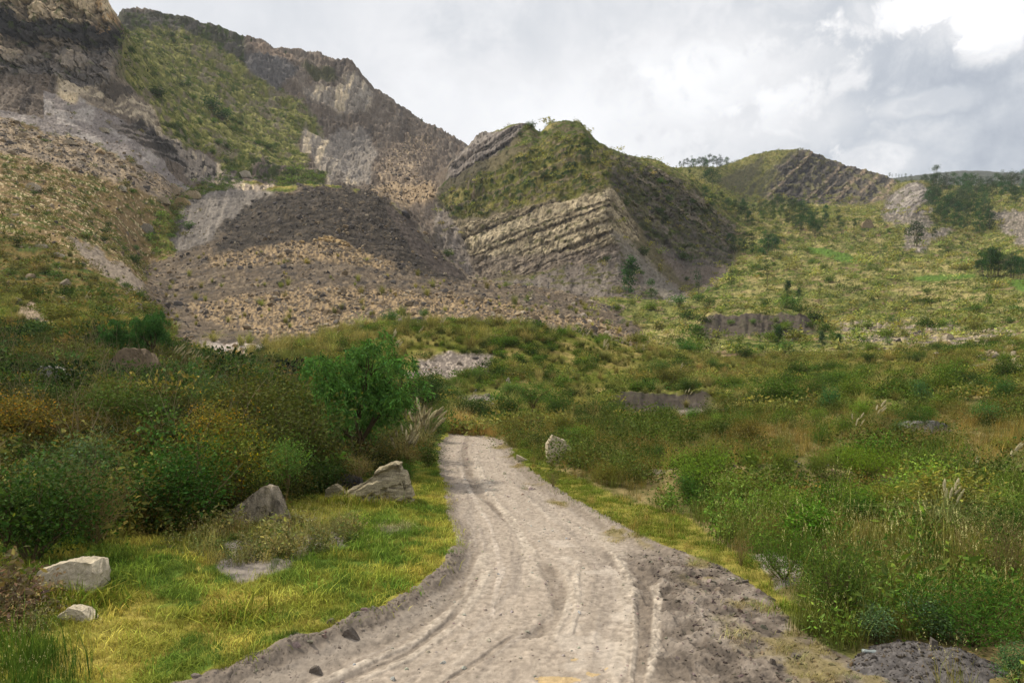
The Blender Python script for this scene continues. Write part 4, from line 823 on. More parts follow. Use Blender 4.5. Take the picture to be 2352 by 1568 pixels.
# tall grass and herbs right of the road
i, p = sow(field * (Y < 19) * (1 - .8 * np.clip(poly([(1480, 1100), (2150, 1120), (2200, 1200), (1900, 1215), (1480, 1160)], 1, 4, 8), 0, 1)), 18, 4600, 5); scatter('tall_grass', L_tall, p, ln(len(i), 5, .62, .3), pal(i, [(.065, .078, .022), (.11, .10, .034), (.16, .135, .055), (.085, .092, .027)], 5), label='tall seeding grass right of the road', cat='grass')
i, p = sow(field * (Y >= 19) * (1 - .75 * np.clip(poly([(1480, 1100), (2150, 1120), (2200, 1200), (1900, 1215), (1480, 1160)], 1, 4, 8), 0, 1)), 4.5, 6000, 6); scatter('tall_grass', L_tall, p, ln(len(i), 6, .6, .35), pal(i, [(.095, .09, .028), (.17, .125, .048), (.22, .155, .062), (.125, .105, .035)], 6), label='tall brown and green grass across the valley floor', cat='grass')
i, p = sow(field * (Y < 19) * (U > 1500), 5, 1200, 7); scatter('herbs', L_herb, p, ln(len(i), 7, 1.0, .35), pal(i, [(0.041, 0.083, 0.018), (0.074, 0.128, 0.025), (0.101, 0.150, 0.031)], 7), label='leafy green herbs among the tall grass', cat='herbs')
i, p = sow(field * (Y >= 17) * sstep(-.12, .22, fbm2(X / 3, Y / 4, 3, 503)), 1.3, 2000, 8); scatter('low_scrub', L_near, p, ln(len(i), 8, .8, .45), pal(i, [(.035, .055, .013), (.085, .10, .024), (.13, .095, .033), (.065, .08, .02)], 8), label='low green and brown scrub on the valley floor', cat='scrub')
i, p = sow(verge + field * sstep(1500, 1350, U - (Vp - 1000)) * .4, 1.5, 300, 9); scatter('dry_stalks', L_tall, p, ln(len(i), 9, .42, .3), pal(i, [(.26, .18, .08), (.20, .15, .06)], 9), label='dry stalks beside the road', cat='grass')
i, p = sow(field * (Y < 17) * (U > 1500), 1.6, 170, 51); scatter('seed_stalks', L_stalk, p, ln(len(i), 51, .75, .25), np.ones((len(i), 3)), label='slender stalks with cream seed heads over the right field', cat='grass')
# thicket on the left: the mass of leaves between the single shrubs
i, p = sow(thick * (1 - .3 * np.clip(front, 0, 1)), 3.2, 7600, 10); scatter('undergrowth', L_near, p, ln(len(i), 10, 1.05, .3) * np.interp(Y.ravel()[i], [12, 15, 20, 27, 34, 70], [.4, .75, 1.1, .85, .6, .7]) * (1 - .55 * np.clip(front, 0, 1).ravel()[i]), pal(i, [(.016, .028, .008), (.036, .048, .013), (.066, .056, .017), (.034, .042, .013), (.085, .058, .020), (.052, .06, .02)], 10, .3), label='dense tangled undergrowth filling the left bank', cat='undergrowth')
i, p = sow(thick * (LT < 2.6), 5, 1600, 11); scatter('undergrowth', L_herb, p, ln(len(i), 11, 1.6, .3), pal(i, [(0.028, 0.060, 0.013), (0.063, 0.090, 0.019), (0.126, 0.112, 0.033)], 11), label='leafy weeds along the foot of the left thicket', cat='undergrowth')
i, p = sow(lawn * poly([(440, 1260), (520, 1205), (680, 1200), (820, 1220), (810, 1260), (700, 1285), (600, 1300), (480, 1300), (380, 1250)], 0, 3, 10), 16, 420, 12); scatter('weeds', L_herb, p, ln(len(i), 12, .75, .3), pal(i, [(.06, .08, .025), (.12, .12, .05), (.20, .17, .08)], 12), label='pale weeds on the bare patch in the turf', cat='weeds')
i, p = sow(lawn * poly([(440, 1260), (520, 1205), (680, 1200), (820, 1220), (810, 1260), (700, 1285), (600, 1300), (480, 1300), (380, 1250)], 0, 3, 10), 9, 240, 13); scatter('dry_stalks', L_tall, p, ln(len(i), 13, .5, .25), pal(i, [(.26, .21, .10), (.19, .17, .085)], 13), label='dry pale stalks on the bare patch in the turf', cat='grass')
i, p = sow(thick * (LT > 3.2), .9, 1500, 52); scatter('undergrowth', L_low, p, ln(len(i), 52, 1.0, .4), pal(i, [(.022, .045, .012), (.05, .085, .016), (.10, .11, .03), (.13, .10, .03), (.035, .06, .018)], 52, .3), label='mixed green and rusty bushes at the top of the left bank', cat='undergrowth')
i, p = sow(thick * (LT < 4.5), .35, 420, 53); scatter('bare_twigs', L_twig, p, ln(len(i), 53, 1.35, .25), np.ones((len(i), 3)), label='bare dead twigs sticking out of the left thicket', cat='twigs')
m = near * nroad * poly([(-150, 1440), (60, 1470), (150, 1520), (170, 1600), (100, 1800), (-200, 1800)], 0, 3, 12)
i, p = sow(m, 22, 420, 54); scatter('rank_grass', L_tall, p, ln(len(i), 54, .55, .3), pal(i, [(.025, .05, .010), (.05, .085, .016)], 54), label='dark rank grass in the bottom left corner', cat='grass')
m = near * nroad * poly([(-150, 1330), (40, 1345), (95, 1400), (110, 1450), (40, 1470), (-150, 1440)], 0, 3, 10)
i, p = sow(m, 20, 240, 55); scatter('weeds', L_herb, p, ln(len(i), 55, .8, .3), pal(i, [(.05, .065, .02), (.11, .10, .05), (.15, .10, .07)], 55), label='tangled weeds at the left edge below the large pale boulder', cat='weeds')
# middle distance
clump = sstep(-.12, .22, fbm2(X / 4.5, Y / 6, 3, 501))
i, p = sow(mid * (.12 + .88 * clump), 1.0, 9000, 14); scatter('low_scrub', L_low, p, np.minimum(ln(len(i), 14, 1.1, .45), 1.9), pal(i, [(.028, .05, .012), (.075, .115, .020), (.11, .14, .03), (.05, .08, .018), (.15, .14, .045)], 14), label='low green scrub covering the mound behind the road', cat='scrub')
i, p = sow(mid, .45, 5000, 15); scatter('tussocks', L_tuss, p, ln(len(i), 15, .75, .35), pal(i, [(.12, .13, .045), (.20, .18, .07), (.15, .15, .05), (.24, .20, .09)], 15), label='pale grass tussocks scattered over the mound', cat='grass')
crest = poly([(560, 800), (700, 765), (850, 745), (1000, 742), (1250, 748), (1300, 790), (1000, 800), (800, 830), (600, 850)], 4.4, 6.4, 10)
i, p = sow(crest, .22, 420, 16); scatter('tussocks', L_tuss, p, ln(len(i), 16, 1.35, .3), pal(i, [(.16, .16, .06), (.22, .19, .08)], 16), label='large pale tussocks along the crest of the mound', cat='grass')
# slopes
vs = (LT >= 6.3) * (LT < 13.2) * (U > 1150) * (1 - np.clip(lh, 0, 1)) * np.clip(veg, 0, 1)
i, p = sow(vs * (LT < 9), .10, 9000, 17); scatter('hillside_scrub', L_far, p, ln(len(i), 17, 1.5, .4), pal(i, [(0.058, 0.083, 0.022), (0.094, 0.120, 0.031), (0.145, 0.150, 0.049), (0.217, 0.203, 0.070)], 17), label='scattered scrub on the lower right slope', cat='scrub')
i, p = sow(vs * (LT >= 9), .05, 9000, 18); scatter('hillside_scrub', L_far, p, ln(len(i), 18, 2.0, .45), pal(i, [(0.065, 0.090, 0.025), (0.109, 0.135, 0.036), (0.189, 0.188, 0.063), (0.246, 0.225, 0.084)], 18), label='scattered scrub on the upper right slope', cat='scrub')
lsm = (LT >= 4.6) * (LT < 11) * (U < 480) * (1 - lobe) * np.clip(veg, 0, 1) * (1 - thick)
i, p = sow(lsm * sstep(-.15, .2, NB + .3 * NA), .32, 8000, 19); scatter('hillside_scrub', L_far, p, ln(len(i), 19, 1.3, .45), pal(i, [(.035, .055, .014), (.065, .09, .02), (.11, .115, .035), (.13, .11, .04)], 19), label='scattered scrub on the left hillside', cat='scrub')
i, p = sow(lsm * (LT < 8), .12, 1800, 20); scatter('tussocks', L_tuss, p, ln(len(i), 20, .95, .35), pal(i, [(.17, .16, .065), (.20, .165, .07), (.13, .14, .05)], 20), label='dry tussocks on the left hillside', cat='grass')
i, p = sow(spur * np.clip(.3 + 1.8 * NB, 0, 1), .09, 9000, 21); scatter('hillside_scrub', L_far, p, ln(len(i), 21, 2.0, .4), pal(i, [(0.065, 0.087, 0.025), (0.102, 0.123, 0.034), (0.160, 0.165, 0.056), (0.072, 0.090, 0.025)], 21), label='scrub on the green spur below the cliff', cat='scrub')
lhm = np.clip(lhgreen + .30 * lh * (1 - strata) * (veg > .3) + .18 * fl + .2 * talus, 0, 1)
i, p = sow(lhm * np.clip(.45 + 1.5 * NB, 0, 1), .10, 7000, 22); scatter('hillside_scrub', L_far, p, ln(len(i), 22, 1.6, .45), pal(i, [(0.058, 0.078, 0.020), (0.087, 0.108, 0.028), (0.160, 0.158, 0.049), (0.232, 0.210, 0.070)], 22), label='scrub on the layered hill', cat='scrub')
i, p = sow(fh * (1 - fhrock) * np.clip(.3 + NB, 0, 1), .02, 2500, 23); scatter('hillside_scrub', L_far, p, ln(len(i), 23, 2.4, .4), pal(i, [(0.072, 0.090, 0.031), (0.131, 0.135, 0.049)], 23), label='scrub on the far hill', cat='scrub')
m = np.clip(poly([(395, 470), (420, 440), (500, 405), (560, 420), (500, 440), (440, 455), (410, 500), (405, 585), (365, 595), (340, 560), (355, 500)], 7, 12, 18) + poly([(625, 405), (690, 395), (760, 400), (740, 430), (640, 434)], 10.8, 13, 8), 0, 1)
i, p = sow(m, .12, 1500, 24); scatter('hillside_scrub', L_far, p, ln(len(i), 24, 1.8, .45), pal(i, [(0.065, 0.105, 0.022), (0.116, 0.150, 0.035)], 24), label='bright scrub on the terrace behind the landslide', cat='scrub')
i, p = sow(lobe * (1 - darkdeb) * (LT < 9), .012, 260, 25); scatter('tussocks', L_tuss, p, ln(len(i), 25, 1.5, .35), pal(i, [(.26, .22, .07), (.20, .19, .06)], 25), label='yellow tussocks growing on the landslide', cat='grass')
# stones
def stone_tint(i, seed, frac_dark):
    r = np.random.default_rng(seed); c = .66 * np.array([(.40, .305, .20), (.33, .24, .145), (.46, .38, .275), (.29, .24, .19)])[r.integers(0, 4, len(i))]
    c[r.random(len(i)) < frac_dark] = (.115, .10, .09); return c * (1 + .18 * r.normal(size=(len(i), 1)))
def tumble(n, seed):
    r = np.random.default_rng(seed); return np.stack([r.normal(size=n) * .45, r.normal(size=n) * .45, r.uniform(0, 6.283, n)], 1)
i, p = sow(tanb * (LT < 9.0) * np.clip(.5 + 1.8 * NB, .05, 1.5), 1.3, 16000, 30); scatter('rubble', L_stone, p, ln(len(i), 30, .25, .75), stone_tint(i, 30, .12), tumble(len(i), 30), label='tan rubble in the lower band of the landslide', cat='rubble')
i, p = sow(tanb * (LT >= 9.0) * np.clip(.5 + 1.8 * NB, .05, 1.5), .7, 8000, 31); scatter('rubble', L_stone, p, ln(len(i), 31, .42, .65), stone_tint(i, 31, .08) * np.array([1, .9, .75]), tumble(len(i), 31), label='ochre rubble in the upper band of the landslide', cat='rubble')
i, p = sow(darkdeb * (1 - .9 * smoothdeb) * np.clip(.5 + 1.8 * NB, .05, 1.5), .4, 9000, 32); scatter('rubble', L_stone, p, ln(len(i), 32, .33, .75), stone_tint(i, 32, .62), tumble(len(i), 32), label='dark shale rubble on the head of the landslide', cat='rubble')
i, p = sow(lobe * (1 - tanb) * (1 - darkdeb) * np.clip(.5 + 1.8 * NB, .05, 1.5), .3, 8000, 33); scatter('rubble', L_stone, p, ln(len(i), 33, .24, .8), stone_tint(i, 33, .5), tumble(len(i), 33), label='loose stones on the grey parts of the landslide', cat='rubble')
i, p = sow(scree, .5, 10000, 34); scatter('scree', L_stone, p, ln(len(i), 34, .34, .75), stone_tint(i, 34, .2), tumble(len(i), 34), label='tan scree stones on the left hillside', cat='scree')
i, p = sow(chute, .10, 3500, 35); scatter('scree', L_stone, p, ln(len(i), 35, .75, .45), stone_tint(i, 35, .2), tumble(len(i), 35), label='stones in the chute above the landslide', cat='scree')
i, p = sow((ls > 0) * (LT < 11) * (1 - thick) * (LT > 5), .035, 900, 36); scatter('stones', L_stone, p, ln(len(i), 36, .5, .5), stone_tint(i, 36, .1), tumble(len(i), 36), label='pale stones dotted over the left hillside', cat='stones')
m = poly([(1900, 745), (2050, 735), (2150, 750), (2352, 780), (2352, 860), (2200, 830), (2050, 820), (1980, 790)], 5, 9.5, 22) + poly([(960, 830), (1040, 810), (1140, 815), (1130, 850), (1030, 865), (970, 860)], 3.5, 6.8, 12) + poly([(1050, 905), (1130, 910), (1140, 935), (1060, 930)], 3.5, 6.8, 12)
i, p = sow(np.clip(m, 0, 1), .35, 1600, 37); scatter('stones', L_stone, p, ln(len(i), 37, .26, .5), stone_tint(i, 37, .35), tumble(len(i), 37), label='stones on the bare patches beyond the road', cat='stones')
i, p = sow(ridge_gravel, 9, 900, 38); scatter('gravel', L_stone, p, ln(len(i), 38, .055, .55), stone_tint(i, 38, .65), tumble(len(i), 38), label='dark gravel along the low ridge right of the road', cat='gravel')
i, p = sow(mud * sstep(.70, .80, rt) * (Y < 14), 260, 4500, 39); scatter('mud_clods', L_clod, p, ln(len(i), 39, .013, .7), ground_tint(i, 1.35, 39), tumble(len(i), 39), label='broken mud clods churned up on the right shoulder', cat='mud')
i, p = sow(blur(bm, 2) * road, 90, 900, 40); scatter('mud_clods', L_clod, p, ln(len(i), 40, .014, .7), ground_tint(i, 1.3, 40), tumble(len(i), 40), label='mud clods along the left berm of the road', cat='mud')
i, p = sow(road, 60, 9000, 41); scatter('gravel', L_stone, p, ln(len(i), 41, .0085, .7), ground_tint(i, 1.25, 41, .35), tumble(len(i), 41), label='fine gravel lying on the road', cat='gravel')
i, p = sow(road * (Y > 20), 2.5, 500, 42); scatter('gravel', L_stone, p, ln(len(i), 42, .05, .4), ground_tint(i, 1.4, 42), tumble(len(i), 42), label='flat stones at the far bend of the road', cat='gravel')
# ------------------------------------------------------------------ single plants
KIND = {}
def kind(name, h, bf, split=True):
    b, f = bf
    h = float(np.percentile(np.concatenate(f.V)[:, 2], 98.5))
    KIND[name] = (h, b.mesh(name + '_stems', M_leaf, True), f.mesh(name + '_foliage', M_leaf))
def strands(seed, h, spread, n, leaf, trunk, mains, subs, r0, tubes=True, drop=.22):
    """pepper tree: rounded crown of hanging feathery sprays"""
    b = Bag(seed); tips = branching(b, (0, 0, -.1), h * .9, spread, mains, subs, r0, trunk, .2, .03, (.045, .032, .024), 6)
    f = Bag(seed + 1); r = f.r; k = n // 14
    cl = [tips[r.integers(len(tips))]]
    while len(cl) < 40: cl.append(max((tips[r.integers(len(tips))] for _ in range(7)), key=lambda q: min(np.linalg.norm(q - w) for w in cl)))
    cl = np.array(cl); o = r.normal(size=(k, 3)); o /= np.linalg.norm(o, axis=1, keepdims=True); o[:, 2] = np.abs(o[:, 2]) * 1.1 - .35
    c = cl[r.integers(0, len(cl), k)] + o * (h * .122 * r.uniform(.45, 1.0, (k, 1))); o2 = o.copy(); o2[:, 2] *= .3
    t = r.uniform(0, 1, (k, 14, 1)); q = c[:, None] + o2[:, None] * t * h * .06 + np.array([0, 0, -1.0]) * (t ** 1.4) * h * drop * .35 + r.normal(size=(k, 14, 3)) * h * .008
    sh = np.repeat(np.clip(1 + .25 * r.normal(size=k), .5, 1.6), 14)
    f.leaves(q.reshape(-1, 3), leaf, .26, .5, np.repeat(o2, 14, 0), up=.1, shade=sh); return b, f
kind('pepper', 3.9, strands(1001, 3.9, 1.75, 20000, .13, .8, 7, 6, .10))
kind('pepper_low', 3.0, strands(1003, 3.0, 1.9, 8000, .17, .3, 7, 7, .09))
kind('young_tree', 2.0, shrub_parts(1011, 2.0, .62, .062, 3600, 6, 6, .10, .4, trunk=.55, stem=(.16, .11, .07), r0=.045))
kind('sapling', 1.8, shrub_parts(1021, 1.8, .55, .12, 230, 5, 4, .05, .55, .2, trunk=.5, stem=(.06, .045, .03), flecks=.05, r0=.028))
kind('broad', 1.7, shrub_parts(1031, 1.7, 1.0, .072, 5200, 9, 7, .13, .5))
kind('broad_flecked', 1.7, shrub_parts(1041, 1.7, 1.0, .062, 4600, 9, 7, .14, .5, flecks=.16))
kind('greyleaf', 1.5, shrub_parts(1051, 1.5, .8, .095, 2300, 9, 6, .10, .38, up=.1))
kind('twiggy', 1.5, shrub_parts(1061, 1.5, 1.0, .035, 1700, 16, 12, .10, .4, stem=(.17, .12, .075), r0=.018))
kind('willowy', 1.4, shrub_parts(1071, 1.4, .75, .075, 4400, 10, 8, .11, .24, -.35, up=0))
kind('willowy_wide', 1.3, shrub_parts(1081, 1.3, 1.15, .075, 5200, 12, 8, .11, .24, -.35, up=0))
kind('dome', 1.0, shrub_parts(1091, 1.0, .75, .048, 4200, 12, 7, .12, .5))
kind('dome_wide', .9, shrub_parts(1101, .9, 1.0, .05, 4200, 13, 7, .12, .5))
kind('bush_far', 1.5, shrub_parts(1111, 1.5, .95, .17, 650, 7, 4, .15, .5))
kind('bush_far_low', 1.1, shrub_parts(1121, 1.1, 1.0, .16, 600, 8, 4, .15, .5))
kind('bush_far_loose', 1.6, shrub_parts(1131, 1.6, .8, .18, 420, 6, 4, .14, .4))
def spawn(name, k, u, v, hpx, tint, label, cat, group=None, lo=0.0, wide=1.0, rz=None, sink=.02, pos=None, parts=('stems', 'foliage'), stem_tint=None):
    h, ms, mf = KIND[k]
    p = pos if pos is not None else at(u, v, lo)[0]
    s = hpx / FOC * p.y / h
    o = empty(name, (p.x, p.y, p.z - sink * s), random.uniform(0, 6.28) if rz is None else rz); o.scale = (s * wide, s * wide, s)
    set_props(o, label, cat, group)
    a, b = link(parts[0], ms, o), link(parts[1], mf, o)
    a.color = (1, 1, 1, 1); b.color = (*[min(c * g, .5) for c, g in zip(tint, (1.2, 1.3, 1.1))], 1)
    return o
random.seed(5)
DG, MG, YG, OL, BR, OR, GG, BG_ = (.026, .046, .012), (.045, .075, .015), (.10, .13, .022), (.075, .078, .02), (.10, .07, .025), (.15, .09, .02), (.085, .10, .055), (.035, .075, .035)
# the pepper trees
spawn('pepper_tree', 'pepper', 830, 1082, 288, (.058, .108, .034), 'large feathery green pepper tree standing left of the road bend', 'tree', rz=.6, wide=.74, parts=('trunk', 'crown'))
spawn('pepper_tree', 'pepper_low', 262, 822, 84, (.036, .075, .026), 'low spreading pepper tree behind the brown boulder on the left bank', 'tree', lo=3, wide=.8, parts=('trunk', 'crown'))
spawn('pepper_tree', 'pepper', 352, 826, 106, (.036, .075, .026), 'rounder pepper tree on the left bank just above the white plumes', 'tree', lo=3, wide=.72, rz=2.1, parts=('trunk', 'crown'))
spawn('young_tree', 'young_tree', 657, 1160, 156, (.07, .11, .032), 'small tree with thin forked trunk behind the pointed boulder', 'tree', rz=1.0, parts=('trunk', 'crown'))
spawn('sapling', 'sapling', 372, 1085, 165, (.055, .085, .028), 'thin sapling with large leaves rising from the left thicket', 'tree', rz=.3, parts=('trunk', 'leaves'))
spawn('sapling', 'sapling', 22, 1300, 210, (.045, .07, .022), 'slender sapling with bare dark stems at the left edge behind the pale boulder', 'tree', rz=1.3, parts=('trunk', 'leaves'))
spawn('dark_shrub', 'broad', 985, 955, 100, (.022, .038, .014), 'dark shrub just right of the large pepper tree', 'shrub', lo=3.5)
spawn('dome_shrub', 'dome_wide', 1085, 975, 62, (.026, .040, .013), 'flat topped dark bush above the golden grass at the road bend', 'shrub', lo=3.2, wide=1.15)
spawn('green_shrub', 'young_tree', 1222, 962, 88, (.055, .09, .025), 'light green small tree above the road bend with open branches', 'tree', lo=3.2, wide=1.25, parts=('trunk', 'crown'))
spawn('green_shrub', 'broad', 1285, 965, 62, (.035, .055, .016), 'dark green bush touching the right side of the light green small tree', 'shrub', lo=3.2)
spawn('green_shrub', 'dome', 1168, 955, 46, (.03, .05, .014), 'dark bush touching the left side of the light green small tree', 'shrub', lo=3.2)
spawn('green_shrub', 'dome', 1155, 930, 20, (.05, .075, .018), 'small round bush beside the grey stones above the road bend', 'shrub', lo=3.5)
# single shrubs of the left thicket
for (k, u, v, h, t, w, label) in [
    ('broad', 70, 1290, 230, DG, 1.0, 'tall dark leafy shrub at the left edge above the pale boulder'),
    ('twiggy', 215, 1250, 215, (.085, .085, .035), 1.0, 'tangled brown twiggy shrub behind the turf on the left'),
    ('broad', 415, 1215, 205, (.024, .050, .012), 1.05, 'broad dark green shrub left of the pointed grey boulder'),
    ('broad_flecked', 520, 1180, 205, OL, .95, 'olive shrub with orange leaf tips right behind the pointed boulder'),
    ('greyleaf', 130, 1215, 175, (.06, .085, .045), .9, 'grey green shrub with long pale leaves in the lower left thicket'),
    ('greyleaf', 205, 1130, 130, (.075, .095, .055), 1.0, 'pale grey green leafy shrub in the middle of the left thicket'),
    ('broad_flecked', 40, 1050, 150, (.12, .085, .026), 1.1, 'rusty orange shrub at the left edge below the grey boulder'),
    ('broad_flecked', 490, 1075, 150, (.12, .095, .026), 1.0, 'rust tinged shrub between the sapling and the large pepper tree'),
    ('broad', 290, 1000, 120, (.05, .068, .018), 1.2, 'olive green shrub below the brown boulder in the thicket'),
    ('broad', 590, 1010, 150, (.065, .062, .018), 1.2, 'wide olive brown shrub left of the large pepper tree'),
    ('broad', 660, 1100, 190, (.045, .046, .015), 1.1, 'shaded brown olive shrub behind the small forked tree'),
    ('willowy', 480, 960, 90, (.05, .07, .03), 1.1, 'narrow leaved grey olive shrub high in the left thicket'),
    ('broad', 700, 1000, 130, (.04, .05, .014), 1.2, 'dark olive shrub at the left foot of the large pepper tree'),
    ('dome', 560, 1150, 70, (.02, .034, .01), 1.2, 'low dark bush at the right foot of the pointed boulder'),
    ('broad', 740, 1130, 75, (.022, .036, .011), 1.2, 'low dark bush between the forked tree and the layered boulder'),
    ('broad', 985, 1075, 60, (.03, .048, .013), 1.0, 'dark leafy bush at the road edge right of the layered boulder'),
    ('willowy', 925, 1110, 52, (.04, .075, .015), 1.0, 'fresh green weeds beside the right flank of the layered boulder'),
    ('broad', 1000, 1010, 62, (.045, .065, .02), .9, 'olive bush at the left edge of the road bend'),
    ('broad_flecked', 1010, 975, 55, (.05, .06, .018), 1.0, 'orange flecked bush on the left where the road disappears')]:
    spawn('thicket_shrub', k, u, v, h * 1.02, t, label, 'shrub', wide=w)
# single shrubs right of the road: (kind, column, base row, height, tint, width factor, label)
for (k, u, v, h, t, w, label) in [
    ('dome', 1711, 1035, 64, (.085, .062, .020), 1.0, 'round brown bush standing alone in the right field'),
    ('willowy', 1603, 1110, 86, (.085, .105, .024), .95, 'yellow green bush at the left end of the gravel ridge'),
    ('willowy', 1640, 1075, 62, (.09, .10, .022), .9, 'yellow green bush right behind the left end of the gravel ridge'),
    ('willowy', 1722, 1085, 58, (.085, .115, .022), .75, 'small yellow green bush behind the gravel ridge left of the wide one'),
    ('willowy', 1800, 1095, 66, (.085, .10, .022), .95, 'wide yellow green bush behind the middle of the gravel ridge'),
    ('willowy', 1878, 1100, 62, (.09, .105, .024), .85, 'leaning yellow green bush behind the middle of the gravel ridge'),
    ('willowy_wide', 1978, 1105, 76, (.095, .125, .018), 1.0, 'bright yellow green bush behind the right end of the gravel ridge'),
    ('willowy', 2048, 1090, 48, (.08, .12, .016), .9, 'small vivid bush right of the bright yellow green one'),
    ('willowy_wide', 2150, 1125, 105, (.07, .095, .022), 1.0, 'large olive green bush behind the big plumed pampas clump'),
    ('willowy', 2262, 1140, 72, (.075, .10, .025), 1.0, 'pale green bush right behind the big pampas clump'),
    ('dome', 1976, 1215, 78, (.030, .062, .012), 1.0, 'compact deep green bush with open stems in front of the gravel ridge'),
    ('dome_wide', 2078, 1215, 44, (.045, .095, .014), 1.2, 'low bright green bush left of the big pampas clump'),
    ('greyleaf', 1850, 1270, 122, (.060, .105, .016), 1.15, 'large bright leafy shrub near the right road verge'),
    ('willowy_wide', 1800, 1330, 110, (.055, .085, .018), .8, 'dense green shrub in front of the large bright leafy one'),
    ('twiggy', 2300, 1350, 190, (.045, .065, .018), 1.0, 'large dark twiggy shrub at the right edge'),
    ('broad', 2330, 1280, 130, (.035, .055, .014), .9, 'dark green shrub at the right edge behind the twiggy one'),
    ('dome_wide', 2050, 905, 38, (.050, .070, .014), 1.1, 'dark domed bush high in the right field beyond the dry grass'),
    ('dome_wide', 1742, 938, 42, (.045, .055, .016), 1.2, 'wide olive bush right of the eroded bank'),
    ('dome', 1708, 915, 34, (.085, .095, .02), 1.0, 'light olive bush just behind the wide one near the eroded bank'),
    ('greyleaf', 1910, 945, 58, (.045, .095, .045), .7, 'blue green bush standing in the middle of the right field'),
    ('greyleaf', 2113, 930, 58, (.045, .085, .045), .75, 'blue green bush with pale plumes above it in the right field'),
    ('dome', 2258, 970, 46, (.05, .10, .018), .9, 'fresh green bush right of the grey boulder'),
    ('broad', 2300, 920, 50, (.035, .07, .025), 1.0, 'dark blue green bush on the right edge slope'),
    ('broad', 2110, 1030, 62, (.028, .05, .014), 1.1, 'dark bush in front of the grey boulder on the right'),
    ('twiggy', 2040, 1030, 56, (.09, .065, .025), 1.0, 'brown twiggy bush left of the grey boulder'),
    ('twiggy', 1515, 1065, 46, (.12, .08, .04), .8, 'brown spiky bush right of the leaning cream rock'),
    ('broad', 1437, 1085, 46, (.05, .08, .022), 1.1, 'green bush by the right verge beyond the yellow turf'),
    ('dome', 1495, 1045, 40, (.07, .10, .02), 1.2, 'light green bush behind the leaning cream rock'),
    ('dome_wide', 1300, 1025, 44, (.045, .085, .018), 1.1, 'bright grassy bush left of the leaning cream rock'),
    ('broad', 1395, 965, 34, (.035, .07, .025), 1.1, 'small blue green bush below the left end of the eroded bank'),
    ('dome', 1440, 965, 24, (.035, .06, .016), 1.0, 'tiny dark bush below the eroded bank'),
    ('broad_flecked', 1180, 1005, 42, (.07, .065, .02), 1.4, 'rust flecked low bush on the outside of the road bend'),
    ('broad_flecked', 1290, 995, 44, (.07, .07, .02), 1.5, 'wide rust flecked bush between the road bend and the cream rock'),
    ('broad', 1340, 985, 36, (.032, .055, .016), 1.2, 'dark green bush above the rust flecked ones at the bend'),
    ('twiggy', 1270, 1120, 40, (.09, .09, .04), 1.0, 'grey green weedy bush on the yellow right verge'),
    ('twiggy', 1700, 1300, 70, (.19, .12, .055), .6, 'dry reddish brown weed on the right verge'),
    ('twiggy', 1770, 1330, 60, (.16, .11, .055), .5, 'dry brown weed beside the bare sand patch on the right verge'),
    ('greyleaf', 2010, 1480, 90, (.075, .105, .065), 1.0, 'feathery grey green plant behind the plastic bottle'),
    ('greyleaf', 2130, 1470, 105, (.07, .10, .06), 1.0, 'feathery grey green plant behind the gravel heap'),
    ('willowy', 1930, 1430, 190, (.055, .075, .02), .75, 'tall weedy shrub at the right road edge above the mud'),
    ('willowy_wide', 2230, 1480, 160, (.035, .07, .014), 1.0, 'tall leafy weeds behind the gravel heap'),
    ('greyleaf', 2335, 1568, 90, (.06, .10, .055), .8, 'feathery grey green plant in the bottom right corner'),
    ('dome', 1575, 815, 34, (.035, .085, .022), 1.0, 'round bright green bush past the right end of the mound'),
    ('dome', 893, 748, 34, (.035, .085, .014), 1.25, 'round vivid green bush at the crest of the mound'),
    ('young_tree', 972, 748, 34, (.045, .09, .025), 1.0, 'small open green bush on the mound crest right of the vivid round one'),
    ('dome', 602, 822, 34, (.025, .05, .016), 1.0, 'dark round bush at the left end of the mound by the mud'),
    ('bush_far', 485, 260, 34, (.022, .045, .014), 1.0, 'dark bush high in the middle of the green spur'),
    ('bush_far', 510, 280, 26, (.025, .05, .015), 1.4, 'wide dark bush right below the highest one on the green spur'),
    ('bush_far', 360, 225, 26, (.025, .045, .014), 1.2, 'dark bush near the left border of the green spur'),
    ('bush_far', 430, 528, 20, (.05, .09, .02), 1.3, 'bright bush on the rim above the grey gully wall'),
    ('bush_far', 308, 605, 22, (.03, .055, .015), 1.2, 'dark green bush on the grey strip of the left hillside'),
    ('bush_far', 85, 695, 30, (.025, .045, .014), 1.3, 'dark bush at the far left below the rusty slope'),
    ('bush_far', 15, 700, 26, (.025, .05, .014), 1.2, 'dark bush cut by the left edge of the photo on the hillside'),
    ('bush_far', 1560, 705, 26, (.05, .10, .03), 1.2, 'pale green bush in front of the twin eucalyptus below the layered hill')]:
    lo = 0 if v > 1060 else (6.2 if v < 800 else 3.2)
    spawn('bush', k, u, v, h, t, label, 'shrub', wide=w, lo=lo)
